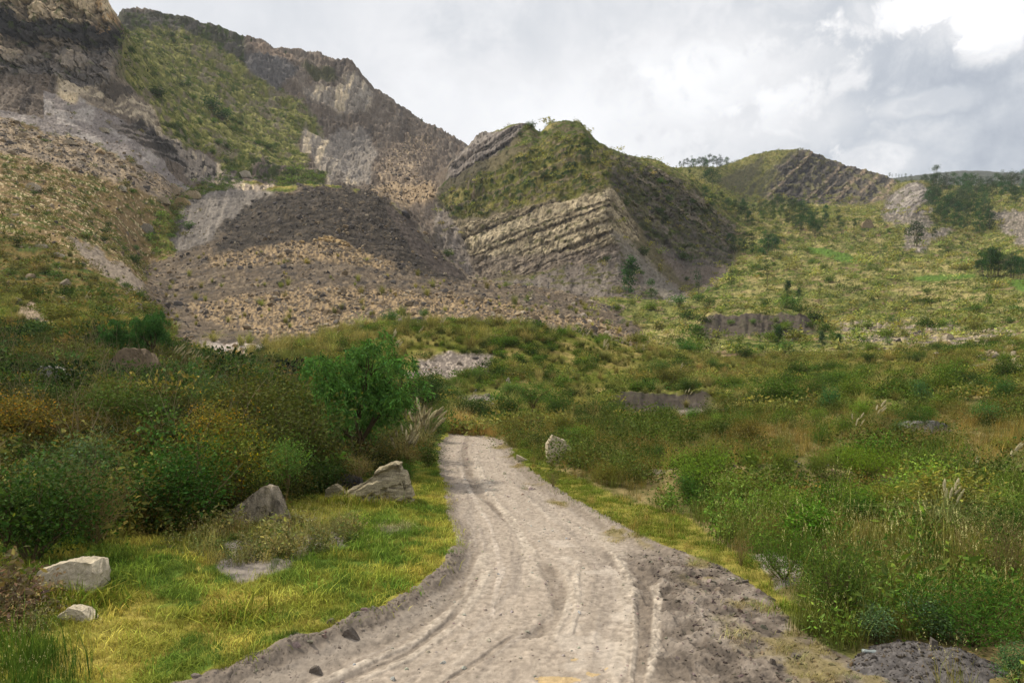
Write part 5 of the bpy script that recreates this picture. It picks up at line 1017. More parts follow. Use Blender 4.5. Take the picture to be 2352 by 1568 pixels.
# countable shrubs further off that nothing tells apart
def many(n, ptsmask, kinds, hr, cols, label, group, seed, cat='shrub', name='shrub', dmin=6):
    r = np.random.default_rng(seed); i, p = sow(ptsmask * VIS * INFRAME * ((U > 0) & (U < 2352)) / np.maximum(AREA, 1e-6), 1e9, n * 5, seed); got = []
    for a, q in zip(i, p):
        uv = (U.ravel()[a], PV.ravel()[a])
        if any((uv[0] - g[0]) ** 2 + (uv[1] - g[1]) ** 2 < dmin ** 2 for g in got): continue
        got.append(uv); hm = r.uniform(*hr)
        spawn(name, kinds[r.integers(len(kinds))], 0, 0, hm * FOC / q[1], np.clip(np.array(cols[r.integers(len(cols))]) * r.uniform(.75, 1.3), 0, 1), label, cat, group, pos=Vector(q), wide=r.uniform(.85, 1.35))
        if len(got) >= n: break
GC = [(.035, .055, .014), (.055, .085, .018), (.08, .10, .022), (.03, .045, .014), (.085, .075, .025), (.06, .09, .03)]
many(48, (LT > 4) * (LT < 6.2) * (U > 1480) * (veg > .3), ['dome', 'dome_wide', 'willowy', 'broad'], (.9, 2.0), GC, 'rounded shrub scattered over the green ground right of the mound', 'rounded shrubs right of the mound', 501, dmin=16)
many(26, (LT > 4) * (LT < 6.0) * (U > 1000) * (U < 1480) * (veg > .3), ['dome', 'dome_wide', 'willowy'], (.6, 1.3), GC, 'small shrub growing in the green cover of the mound', 'small shrubs on the mound', 502, dmin=16)
many(46, (LT > 6.2) * (LT < 8.2) * (U > 1420), ['bush_far', 'bush_far_low', 'bush_far_loose'], (1.2, 2.6), GC, 'bush dotted over the stony slope between the mound and the pasture', 'bushes on the stony slope', 503, dmin=13)
many(40, vs * (LT > 8.2) * (LT < 11.5), ['bush_far', 'bush_far_low', 'bush_far_loose'], (1.8, 3.6), GC, 'bush dotted over the pale pasture of the right valley side', 'bushes on the pale pasture', 504, dmin=13)
many(40, lsm * (LT > 5) * (LT < 10), ['bush_far', 'bush_far_low'], (1.0, 2.2), GC, 'bush growing on the tan left hillside above the thicket', 'bushes on the left hillside', 505, dmin=14)
many(26, spur, ['bush_far', 'bush_far_low'], (2.5, 5.0), GC[:2] + GC[3:4], 'bush growing on the steep green spur below the cliff', 'bushes on the green spur', 506, dmin=14)
many(26, lhm * (LT > 10), ['bush_far', 'bush_far_low'], (2.0, 4.2), GC[:2] + GC[3:4], 'bush growing on the upper slope of the layered hill', 'bushes on the layered hill', 507, dmin=13)
many(44, field * (LT > 1.9) * (U > 1330) * (Y > 13), ['willowy', 'broad', 'dome', 'willowy_wide', 'greyleaf'], (.55, 1.15), [(.05, .09, .016), (.085, .12, .022), (.10, .13, .03), (.03, .055, .014), (.06, .10, .045), (.12, .10, .03)], 'leafy bush standing in the tall grass of the right field', 'bushes in the tall grass', 508, dmin=26)
# eucalyptus
def euc(seed, h=18.0, base=.3, rad=.16, clumps=26, per=34, lean=0.0, leaf=.8, trunks=1):
    per = int(per * 1.9); leaf *= .82
    b = Bag(seed); f = Bag(seed + 1); r = b.r
    for _ in range(trunks):
        o = r.normal(size=2) * (0 if trunks == 1 else .07 * h); t = wander(r, (o[0], o[1], -.3), (lean + r.normal() * .04, r.normal() * .04, 1), h * .95, 8, .03)
        b.tube(t, h * .013, h * .003, 5, (.13, .105, .085)); zs = r.uniform(base, 1.0, clumps // trunks)
        for z in zs:
            c = t[min(int(z * 8), 8)] * (1 - (z * 8 - int(z * 8))) + t[min(int(z * 8) + 1, 8)] * (z * 8 - int(z * 8))
            w = rad * h * (np.sin(np.pi * min(1, (z - base) / (1 - base) * .85 + .15)) ** .7 + .12) * r.uniform(.5, 1.2)
            a = r.uniform(0, 6.283); q = c + np.array([np.cos(a) * w, np.sin(a) * w, r.normal() * .02 * h])
            if r.random() < .6: b.tube(np.array([c - [0, 0, w * .5], (c + q) / 2, q]), h * .004, h * .001, 3, (.11, .09, .07))
            s = h * r.uniform(.035, .068); n = int(per * r.uniform(.6, 1.4)); d = r.normal(size=(n, 3)); cc = q + d * s * np.array([1, 1, .75])
            f.leaves(cc, leaf, .42, .35, d / (np.linalg.norm(d, axis=1, keepdims=True) + 1e-9), up=.25, shade=np.full(n, np.clip(1 + .22 * r.normal(), .55, 1.5)))
    return b, f
kind('euc_a', 18, euc(2001)); kind('euc_b', 18, euc(2011, base=.42, rad=.13, clumps=18)); kind('euc_c', 18, euc(2021, base=.12, rad=.19, clumps=34)); kind('euc_d', 18, euc(2031, base=.22, rad=.24, clumps=40, trunks=3)); kind('euc_thin', 18, euc(2041, base=.35, rad=.075, clumps=14, per=22, leaf=.7))
kind('euc_cone', 14, euc(2051, 14, .08, .13, 34, 30)); kind('euc_wide', 18, euc(2061, base=.45, rad=.26, clumps=26, per=44, lean=.02))
EC = [(.018, .034, .016), (.022, .040, .018), (.028, .046, .022), (.016, .028, .014)]
def tree(k, u, v, h, label, group=None, lo=6.0, wide=1.0, t=None):
    return spawn('eucalyptus_tree', k, u, v, h, [c * random.uniform(1.0, 1.6) for c in (t or random.choice(EC))], label, 'tree', group, lo=lo, wide=wide * random.uniform(.9, 1.15), parts=('trunk', 'crown'), sink=.3)
def grove(spots, label, group, kinds=('euc_a', 'euc_b', 'euc_c', 'euc_d'), lo=6.0):
    for (u, v, h) in spots: tree(random.choice(kinds), u, v, h, label, group, lo)
Q = lambda x, y, h: (1552 + x * .342, 282 + y * .342, h * .342)      # positions measured on an enlarged crop
tree('euc_wide', *Q(250, 470, 165), 'solitary broad eucalyptus on the saddle left of the far hill', lo=9)
tree('euc_cone', 1441, 672, 84, 'tall pointed eucalyptus at the foot of the layered hill', wide=1.0)
tree('euc_b', 1494, 702, 62, 'shorter eucalyptus right of the tall pointed one below the layered hill')
tree('euc_c', 1345, 382, 48, 'dark eucalyptus standing alone near the top of the layered hill', lo=9)
tree('euc_b', 1239, 309, 12, 'tiny lone tree on the skyline notch left of the layered summit', lo=11)
tree('euc_thin', *Q(150, 1180, 200), 'very thin tall eucalyptus on the scree foot at the right end of the layered hill')
tree('euc_thin', *Q(375, 1130, 150), 'thin bare stemmed eucalyptus between the scree foot and the pasture')
tree('euc_thin', *Q(615, 1100, 190), 'slender eucalyptus with broken crown at the edge of the pasture')
tree('euc_cone', *Q(750, 1172, 122), 'dark pointed eucalyptus on the near edge of the pasture')
tree('euc_cone', *Q(820, 1182, 74), 'small dark eucalyptus right of the dark pointed one on the pasture edge')
tree('euc_thin', *Q(960, 1190, 110), 'pale slim eucalyptus right of the small dark ones on the pasture edge', t=(.06, .07, .03))
tree('euc_wide', *Q(2090, 1275, 130), 'sparse umbrella shaped tree on the pasture near the right edge', wide=.7, t=(.05, .07, .03))
tree('euc_d', *Q(1622, 835, 180), 'dense dark eucalyptus cluster beside the grey slide on the right hill')
tree('euc_a', *Q(1730, 785, 80), 'small eucalyptus right of the dense cluster beside the grey slide')
tree('euc_thin', *Q(2180, 740, 100), 'grey green eucalyptus in front of the grey outcrop on the right')
grove([Q(690, 160 + 1340, 130), ], 'dark conical young eucalyptus below the stony scarp at left of its row', None, ('euc_cone',), 5.5)
grove([Q(980, 1520, 120)], 'dark conical young eucalyptus in the middle of its row below the stony scarp', None, ('euc_cone',), 5.5)
grove([Q(1090, 1525, 110)], 'dark conical young eucalyptus right of its row below the stony scarp', None, ('euc_cone',), 5.5)
grove([Q(570 + a, 885 + b, h) for a, b, h in ((20, 0, 150), (45, 8, 140), (80, 0, 130), (108, -6, 110))], 'dark eucalyptus in the tight cluster left of the bright field', 'eucalyptus cluster left of the bright field')
grove([Q(x, y, h) for x, y, h in ((360, 830, 90), (395, 850, 80), (430, 860, 80), (465, 880, 90), (515, 850, 110), (510, 900, 80))], 'small eucalyptus on the slope left of the tight cluster', 'small eucalyptus left of the tight cluster', ('euc_b', 'euc_thin', 'euc_a'))
random.seed(9)
grove([Q(x, y, h) for x, y, h in ((330, 600, 90), (365, 620, 110), (400, 640, 120), (440, 650, 130), (470, 660, 120), (500, 690, 100), (440, 590, 80), (300, 560, 90), (250, 570, 90), (200, 520, 90), (100, 380, 60))], 'eucalyptus on the wooded slope behind the layered hill', 'eucalyptus behind the layered hill', lo=7)
grove([Q(x, y, h) for x, y, h in ((560, 610, 90), (600, 620, 100), (640, 610, 110), (680, 600, 110), (715, 605, 90), (590, 650, 80), (650, 650, 80), (700, 640, 80), (520, 630, 80))], 'eucalyptus in the grove under the left foot of the far hill', 'eucalyptus under the far hill', lo=7)
grove([Q(x, y, h) for x, y, h in ((770, 650, 130), (800, 640, 130), (830, 660, 130), (860, 640, 120), (790, 700, 110), (830, 740, 130), (860, 720, 100), (900, 700, 110), (915, 740, 120), (935, 760, 110), (960, 740, 100), (740, 700, 90), (870, 680, 110), (1000, 660, 110), (1005, 700, 90), (1090, 690, 110), (1110, 740, 90), (1200, 720, 70), (950, 640, 60))], 'eucalyptus in the middle wood left of the stony gully', 'eucalyptus in the middle wood', lo=7)
pts = []; r = np.random.default_rng(77)
while len(pts) < 58:
    x, y = r.uniform(1690, 2345), r.uniform(420, 800)
    top = 430 + .03 * (x - 1700); bot = np.interp(x, [1690, 1760, 1850, 1990, 2100, 2200, 2345], [660, 690, 730, 740, 780, 640, 520])
    if not (top < y < bot) or (2110 < x < 2300 and y > 570): continue
    if any((x - a) ** 2 + (y - b) ** 2 * 2 < 34 ** 2 for a, b in pts): continue
    pts.append((x, y))
pts.sort(key=lambda p: p[1])
grove([Q(x, y, r.uniform(95, 150)) for x, y in pts], 'eucalyptus in the dense wood on the right hilltop', 'eucalyptus wood on the right hilltop', lo=8)
grove([Q(x, y, h) for x, y, h in ((2055, 1030, 170), (2085, 1035, 190), (2120, 1035, 200), (2150, 1030, 190), (2180, 1035, 170), (2210, 1040, 150), (2240, 1045, 170), (2265, 1050, 160), (2290, 1050, 150), (2315, 1055, 150), (2340, 1055, 140), (2040, 1030, 110), (2135, 1040, 130), (2230, 1050, 120))], 'tall eucalyptus in the stand by the green field at the right edge', 'eucalyptus stand at the right edge', ('euc_b', 'euc_a', 'euc_d'), 6.5)
grove([Q(x, 302, h) for x, h in ((10, 40), (30, 45), (55, 55), (80, 60), (105, 75), (130, 60), (155, 70), (180, 75), (205, 65), (225, 90), (250, 75), (275, 60), (300, 85), (335, 75), (45, 40), (145, 60), (195, 70))], 'eucalyptus in the skyline row left of the far hill', 'skyline eucalyptus left of the far hill', ('euc_b', 'euc_a', 'euc_c'), 12)
grove([Q(x, y, h) for x, y, h in ((1430, 372, 34), (1450, 375, 30), (1478, 380, 36), (1495, 385, 40), (1515, 388, 42), (1543, 392, 48), (1578, 395, 46))], 'thin eucalyptus on the skyline right of the far hill', 'thin skyline eucalyptus', ('euc_thin', 'euc_b'), 12)
tree('euc_wide', *Q(1668, 418, 70), 'flat crowned tree on the skyline above the tilted slab', lo=11)
tree('euc_b', *Q(1712, 418, 68), 'leaning thin tree on the skyline right of the flat crowned one', lo=11)
for (u, v, h, label) in [(576, 98, 8, 'speck of a tree on the skyline above the grey talus'), (968, 278, 7, 'lone tiny tree on the skyline of the back mountain'), (998, 300, 6, 'lower tiny tree on the skyline of the back mountain'), (655, 123, 6, 'tiny bush tree on the mountain skyline')]:
    spawn('skyline_tree', 'euc_c', u, v + 3, h + 3, (.022, .036, .018), label, 'tree', lo=13, parts=('trunk', 'crown'))
# ------------------------------------------------------------------ pampas grass, boulders, small things by the road
def pampas_leaves(seed, h=1.3, n=520, lean=.95, width=.012):
    b = Bag(seed); p = b.r.normal(size=(n, 3)) * .12; p[:, 2] = 0; b.blades(p, h, lean, width, .22, tipcol=(1.35, 1.3, 1.15), droop=.85); return b.mesh('pampas_leaves', M_leaf)
def pampas_plume(seed, h=1.9, L=.55, lean=.18):
    b = Bag(seed); w = np.array([(0, 0, 0), (lean * .3 * h, 0, h * .5), (lean * h * .8, 0, h - L * .5), (lean * h + .05, 0, h - L * .1)])
    b.tube(w, .008, .004, 4, (.20, .16, .11)); d = w[-1] - w[-2]; b.plume(w[-2] + d * .3, d + np.array([.06, 0, 0]), L, .075, 260, (.44, .365, .33)); return b.mesh('plume', M_leaf)
PL = [pampas_leaves(3001), pampas_leaves(3002, 1.1, 380, .7), pampas_leaves(3003, 1.2, 160, .9, .03)]
PP = [pampas_plume(3011), pampas_plume(3012, 1.7, .5, .3), pampas_plume(3013, 2.1, .6, .08), pampas_plume(3014, 1.5, .7, .12)]
def pampas(u, v, hpx, n, label, tint=(.15, .165, .07), lo=0.0, kind_=0, group=None, wind=.4, leafscale=1.0, spread=.2, fan=.6):
    p = at(u, v, lo)[0]; s = hpx / FOC * p.y / 1.9
    o = empty('pampas_grass', (p.x, p.y, p.z - .03), random.uniform(0, 6.28)); o.scale = (s, s, s); set_props(o, label, 'grass', group)
    l = link('leaves', PL[kind_], o); l.color = (*tint, 1); l.scale = (leafscale, leafscale, leafscale)
    for k in range(n):
        q = link('plume', random.choice(PP), o); q.color = (1, 1, 1, 1); a = random.uniform(0, 6.28)
        q.location = (math.cos(a) * spread * random.random(), math.sin(a) * spread * random.random(), 0); q.rotation_euler = (random.uniform(-.12, .12), random.uniform(-.1, .22), wind - o.rotation_euler.z + random.uniform(-fan, fan)); z = random.uniform(.8, 1.1); q.scale = (z, z, z)
random.seed(21)
pampas(2170, 1228, 118, 6, 'large arching pampas clump with six white plumes on the right', (.17, .19, .09), leafscale=1.3, kind_=0)
pampas(2235, 1110, 60, 3, 'pampas clump with slim plumes behind the large arching one', (.13, .15, .06))
pampas(2310, 1105, 85, 4, 'pampas clump with pale plumes at the right edge', (.14, .155, .07))
pampas(960, 1052, 105, 26, 'dense creamy pampas clump at the left edge of the road', (.16, .14, .07), spread=.6, wind=0, fan=2.2)
pampas(925, 1078, 85, 16, 'creamy pampas clump at the foot of the large pepper tree', (.16, .13, .06), spread=.45, wind=0, fan=2.2)
pampas(395, 852, 50, 14, 'row of white plumes below the round pepper tree on the left', (.10, .10, .04), lo=3, spread=1.1, leafscale=.6)
pampas(440, 858, 42, 10, 'white plumes right of the row below the round pepper tree', (.10, .10, .04), lo=3, spread=.9, leafscale=.6)
pampas(1080, 942, 40, 4, 'thin white plumes beside the flat topped dark bush', (.12, .12, .05), lo=3)
for (u, v, h, n, label) in [(1385, 828, 46, 9, 'pampas clump with a fan of plumes on the right side of the mound'), (900, 830, 56, 7, 'pampas clump with plumes on the left side of the mound behind the pepper tree'), (640, 800, 40, 4, 'pampas clump at the left end of the mound'), (1190, 770, 42, 8, 'pampas clump with dense plumes on the mound crest'), (1260, 790, 40, 4, 'pampas clump right of the dense plumed one on the crest'),
                            (1335, 800, 42, 3, 'dark based pampas clump near the right end of the crest'), (1010, 765, 38, 5, 'pampas clump on the crest right of the vivid bush'), (960, 785, 34, 3, 'low pampas clump below the crest right of the vivid bush'), (770, 790, 34, 3, 'pampas clump on the crest left of the vivid bush'), (1575, 935, 34, 3, 'pampas tuft beside the eroded bank'),
                            (1560, 870, 34, 4, 'pampas tuft above the right end of the eroded bank'), (2075, 770, 30, 6, 'pampas tuft among bushes on the stony slope'), (1650, 820, 26, 6, 'pampas tuft past the round bright bush'), (2010, 990, 60, 6, 'wind bent straw pampas clump left of the grey boulder'), (1965, 1015, 50, 5, 'straw pampas clump in the middle of the right field')]:
    pampas(u, v, h, n, label, (.17, .165, .07) if v < 900 else (.18, .15, .065), lo=3.2 if v > 850 else 4.3, kind_=2 if v < 900 else 1, leafscale=1.0)
for (u, v) in [(255, 745), (270, 742), (190, 705), (160, 590), (50, 735), (220, 648)]:
    pampas(u, v, 30, 6, 'pampas clump with pale plumes on the left hillside', (.16, .155, .07), lo=4.2, kind_=2, group='pampas clumps on the left hillside')
# golden grass at the bend
p0 = []
r = np.random.default_rng(8)
for k in range(420):
    u = 1028 + 108 * r.uniform(0, 1) ** 1.25; p = at(u, 994 + .10 * (u - 1030) + r.uniform(-4, 3), 2.5)[0]; p0.append((p.x, p.y + abs(r.normal()) * 1.6 + .2, ground_z(p.x, p.y)))
scatter('golden_grass', L_tall, p0, ln(420, 50, 1.0, .3) * np.interp([q[0] / q[1] * FOC + U0 for q in p0], [1028, 1070, 1135], [1.15, 1.1, .45]), np.array([(.27, .175, .08)]) * (1 + .15 * r.normal(size=(420, 1))), label='golden dry grass where the road disappears', cat='grass')
# boulders
def hull_rock(seed, pts, cuts=4, noise=.03, beds=0.0):
    import bmesh
    bm = bmesh.new()
    for q in pts: bm.verts.new(q)
    bmesh.ops.convex_hull(bm, input=bm.verts[:]); bmesh.ops.delete(bm, geom=[v for v in bm.verts if not v.link_faces], context='VERTS')
    bmesh.ops.triangulate(bm, faces=bm.faces[:])
    for c in range(cuts): bmesh.ops.subdivide_edges(bm, edges=bm.edges[:], cuts=1, use_grid_fill=True); bmesh.ops.triangulate(bm, faces=bm.faces[:])
    bmesh.ops.recalc_face_normals(bm, faces=bm.faces[:]); bm.normal_update()
    V = np.array([v.co[:] for v in bm.verts]); Nn = np.array([v.normal[:] for v in bm.verts]); F = np.array([[v.index for v in f.verts] for f in bm.faces]); bm.free()
    s = np.ptp(V, axis=0).max(); a = V / s
    d = fbm2(a[:, 0] * 4 + a[:, 1] * 2.1, a[:, 2] * 4 - a[:, 1] * 1.7, 5, seed, .6) + .5 * fbm2(a[:, 0] * 16 + a[:, 1] * 9, a[:, 2] * 16 - a[:, 1] * 8, 3, seed + 9, .6)
    if beds: d = d + beds * np.sign(fbm1((a[:, 2] - .35 * a[:, 0]) * 26, 2, seed + 4)) * .5
    return V + Nn * (d * noise * s)[:, None], F
def boulder(u, v, outline, depth, tint, label, seed, noise=.03, beds=0.0, lo=0.0, mat=None, name='boulder', sink=.05):
    """outline: picture offsets (right, up) of the block's front contour from its base point"""
    p = at(u, v, lo)[0]; k = p.y / FOC; pts = []; r = np.random.default_rng(seed)
    for (a, b) in outline:
        for dy, sh in ((0.0, 1.0), (.5, 1.04), (1.0, .80)): pts.append((a * k * sh + r.normal() * k * 2, (dy - .15 + .25 * (b / 90)) * depth * k, b * k * (1.0 if dy < .9 else .85) - sink))
    V, F = hull_rock(seed, pts, 4, noise, beds)
    o = link(name, mk_mesh(name, V, [F], [mat or M_boulder], False)); o.location = p; o.color = (*tint, 1)
    return set_props(o, label, 'boulder')
def boulder_mat(name, streaks):
    m, t, b, out = new_mat(name); L = t.links; g = N(t, 'ShaderNodeTexCoord'); oi = N(t, 'ShaderNodeObjectInfo')
    def nz(scale, det=8, rough=.65, vec=None):
        n = N(t, 'ShaderNodeTexNoise', inp={'Scale': scale, 'Detail': det, 'Roughness': rough}); L.new(vec or g.outputs['Object'], n.inputs['Vector']); return n.outputs['Fac']
    mp = N(t, 'ShaderNodeMapping'); mp.inputs['Scale'].default_value = (1, 1, .30) if streaks else (.6, .6, 4.0); mp.inputs['Rotation'].default_value = (0, 0 if streaks else -.35, 0); L.new(g.outputs['Object'], mp.inputs[0])
    a, c, f, l2 = nz(5, vec=mp.outputs[0]), nz(3.0), nz(34, 7, .75), nz(9, 9, .8)
    vo = N(t, 'ShaderNodeTexVoronoi', feature='DISTANCE_TO_EDGE', inp={'Scale': 4.5 if streaks else 6.0}); wv = N(t, 'ShaderNodeMix', data_type='RGBA'); wv.inputs[0].default_value = .18
    nv = N(t, 'ShaderNodeTexNoise', inp={'Scale': 5.0, 'Detail': 5.0}); L.new(g.outputs['Object'], nv.inputs['Vector']); L.new(mp.outputs[0], wv.inputs[6]); L.new(nv.outputs['Color'], wv.inputs[7]); L.new(wv.outputs[2], vo.inputs['Vector'])
    cr_ = N(t, 'ShaderNodeMapRange', inp={1: .0, 2: .022, 3: .35, 4: 1.0}); L.new(vo.outputs['Distance'], cr_.inputs[0])
    r1 = N(t, 'ShaderNodeMapRange', inp={1: .40, 2: .62, 3: 1.15, 4: .40 if streaks else .55}); L.new(a, r1.inputs[0])
    r2 = N(t, 'ShaderNodeMapRange', inp={1: .3, 2: .7, 3: .55, 4: 1.35}); L.new(f, r2.inputs[0])
    def mul(p, q):
        n = N(t, 'ShaderNodeMath', operation='MULTIPLY'); L.new(p, n.inputs[0]); L.new(q, n.inputs[1]); return n.outputs[0]
    vm = N(t, 'ShaderNodeVectorMath', operation='SCALE'); L.new(oi.outputs['Color'], vm.inputs[0]); L.new(mul(mul(r1.outputs[0], r2.outputs[0]), cr_.outputs[0]), vm.inputs['Scale'])
    r3 = N(t, 'ShaderNodeMapRange', inp={1: .50, 2: .60}); L.new(c, r3.inputs[0])
    mx = N(t, 'ShaderNodeMix', data_type='RGBA'); mx.inputs[7].default_value = (.15, .12, .05, 1); L.new(vm.outputs[0], mx.inputs[6])
    m4 = N(t, 'ShaderNodeMath', operation='MULTIPLY'); m4.inputs[1].default_value = .5; L.new(r3.outputs[0], m4.inputs[0]); L.new(m4.outputs[0], mx.inputs[0])
    r5 = N(t, 'ShaderNodeMapRange', inp={1: .60, 2: .66}); L.new(l2, r5.inputs[0]); lx = N(t, 'ShaderNodeMix', data_type='RGBA'); lx.inputs[7].default_value = (.05, .045, .04, 1); L.new(r5.outputs[0], lx.inputs[0]); L.new(mx.outputs[2], lx.inputs[6])
    L.new(lx.outputs[2], b.inputs['Base Color']); b.inputs['Roughness'].default_value = .9
    ad = N(t, 'ShaderNodeMath', operation='ADD'); L.new(mul(a, cr_.outputs[0]), ad.inputs[0]); L.new(f, ad.inputs[1])
    bp = N(t, 'ShaderNodeBump', inp={'Strength': 1.0, 'Distance': .05}); L.new(ad.outputs[0], bp.inputs['Height']); L.new(bp.outputs[0], b.inputs['Normal']); return m
M_boulder, M_bedded = boulder_mat('weathered_boulder', True), boulder_mat('bedded_boulder', False)
def pale_mat():
    m, t, b, out = new_mat('pale_sandstone'); L = t.links; g = N(t, 'ShaderNodeTexCoord'); oi = N(t, 'ShaderNodeObjectInfo')
    n = N(t, 'ShaderNodeTexNoise', inp={'Scale': 5.0, 'Detail': 10.0, 'Roughness': .7}); L.new(g.outputs['Object'], n.inputs['Vector'])
    mr = N(t, 'ShaderNodeMapRange', inp={1: .3, 2: .7, 3: .6, 4: 1.2}); L.new(n.outputs['Fac'], mr.inputs[0])
    vm = N(t, 'ShaderNodeVectorMath', operation='SCALE'); L.new(oi.outputs['Color'], vm.inputs[0]); L.new(mr.outputs[0], vm.inputs['Scale']); L.new(vm.outputs[0], b.inputs['Base Color']); b.inputs['Roughness'].default_value = .9
    n9 = N(t, 'ShaderNodeTexNoise', inp={'Scale': 38.0, 'Detail': 6.0, 'Roughness': .75}); L.new(g.outputs['Object'], n9.inputs['Vector']); n8 = N(t, 'ShaderNodeTexNoise', inp={'Scale': 2.2, 'Detail': 8.0, 'Roughness': .7}); L.new(g.outputs['Object'], n8.inputs['Vector'])
    m8 = N(t, 'ShaderNodeMapRange', inp={1: .46, 2: .66, 3: 1.0, 4: .55}); L.new(n8.outputs['Fac'], m8.inputs[0]); m9 = N(t, 'ShaderNodeMapRange', inp={1: .3, 2: .7, 3: .75, 4: 1.2}); L.new(n9.outputs['Fac'], m9.inputs[0])
    mm = N(t, 'ShaderNodeMath', operation='MULTIPLY'); L.new(m8.outputs[0], mm.inputs[0]); L.new(m9.outputs[0], mm.inputs[1]); v2 = N(t, 'ShaderNodeVectorMath', operation='SCALE'); L.new(vm.outputs[0], v2.inputs[0]); L.new(mm.outputs[0], v2.inputs['Scale']); L.new(v2.outputs[0], b.inputs['Base Color'])
    bp = N(t, 'ShaderNodeBump', inp={'Strength': 1.0, 'Distance': .06}); L.new(n.outputs['Fac'], bp.inputs['Height']); L.new(bp.outputs[0], b.inputs['Normal']); return m
M_pale = pale_mat()
boulder(582, 1217, [(-80, 0), (-76, 24), (-56, 48), (-10, 80), (18, 103), (34, 100), (55, 58), (80, 12), (80, 0)], 84, (.38, .32, .235), 'pointed grey boulder with a steep right side standing in the turf', 31, .03)
boulder(855, 1157, [(-90, 0), (-58, 22), (-10, 58), (10, 76), (45, 94), (62, 88), (86, 20), (84, 0)], 94, (.52, .44, .29), 'cream layered boulder beside the road below the large pepper tree', 35, .04, 1.2, mat=M_bedded)
boulder(795, 1128, [(-35, 0), (-30, 28), (-5, 40), (25, 34), (34, 10), (30, 0)], 60, (.10, .09, .085), 'dark broken rock leaning on the left of the layered boulder', 36, .05)
boulder(772, 1150, [(-30, 0), (-26, 30), (0, 42), (22, 20), (26, 0)], 40, (.30, .26, .17), 'shaded tan block behind the left end of the layered boulder', 37, .04, mat=M_bedded)
boulder(142, 1372, [(-84, 30), (-80, -4), (-60, 66), (15, 90), (58, 84), (72, 60), (74, 30), (66, 2), (-15, -4), (-50, 12)], 100, (.62, .53, .385), 'large pale cream boulder at the left edge of the turf', 41, .04, mat=M_pale)
boulder(166, 1424, [(-42, 0), (-38, 18), (-10, 38), (22, 32), (42, 12), (40, 0)], 50, (.62, .53, .385), 'low pale slab in the turf below the large cream boulder', 42, .05, mat=M_pale)
boulder(550, 1412, [(-32, 0), (-24, 8), (10, 10), (34, 4), (34, 0)], 22, (.40, .34, .25), 'flat stone half sunk in the turf', 43, .02, mat=M_pale, name='stone')
boulder(115, 885, [(-62, 0), (-52, 22), (-22, 46), (10, 44), (45, 30), (75, 5), (70, 0)], 90, (.44, .42, .38), 'light grey boulder in the thicket at the far left', 44, .035, lo=2.5)
boulder(295, 858, [(-60, 0), (-48, 30), (-15, 62), (25, 58), (48, 30), (62, 0)], 90, (.20, .15, .10), 'large brown boulder in the thicket below the pepper trees', 45, .05, lo=2.5, mat=M_pale)
boulder(1285, 1064, [(-30, 6), (-28, 48), (-16, 68), (10, 56), (36, 28), (46, 0), (-12, 0)], 46, (.56, .47, .33), 'leaning cream rock right of the road bend', 46, .03, lo=0, mat=M_pale)
boulder(1200, 1060, [(-16, 8), (-12, 18), (18, 2), (22, 0), (-4, 0)], 20, (.56, .47, .33), 'thin cream slab on the grass at the right of the bend', 47, .03, mat=M_pale, name='stone')
boulder(2136, 998, [(-62, 0), (-56, 22), (-30, 32), (6, 34), (36, 28), (46, 4), (44, 0)], 80, (.33, .31, .285), 'wide grey boulder in the right field', 48, .035, lo=2.8)
boulder(1168, 880, [(-5, 0), (-4, 8), (1, 14), (5, 0)], 8, (.55, .48, .36), 'small upright pale stone on the mound', 49, .04, lo=4, name='stone')
boulder(1120, 912, [(-6, 0), (-5, 6), (3, 7), (6, 0)], 8, (.50, .44, .34), 'small pale stone above the flat topped bush', 50, .04, lo=3.5, name='stone')
boulder(1086, 898, [(-7, 0), (-5, 5), (4, 6), (7, 0)], 8, (.56, .52, .45), 'small white stone on the bare patch of the mound', 51, .04, lo=3.5, name='stone')
boulder(1682, 1332, [(-16, 0), (-12, 8), (4, 11), (16, 3), (16, 0)], 20, (.36, .32, .28), 'grey stone at the edge of the yellow right verge', 52, .03, mat=M_pale, name='stone')
boulder(1712, 1338, [(-9, 0), (-6, 12), (4, 14), (8, 0)], 10, (.28, .24, .20), 'small grey stone under the dry weed on the right verge', 53, .04, name='stone')
boulder(1868, 1520, [(-10, 0), (-9, 5), (9, 4), (11, 0)], 14, (.22, .2, .18), 'dark flat brick of stone on the right road shoulder', 54, .02, name='stone')
boulder(1928, 1497, [(-5, 0), (-3, 6), (5, 4), (6, 0)], 8, (.25, .25, .26), 'bluish pebble on the right road shoulder', 55, .03, name='stone')
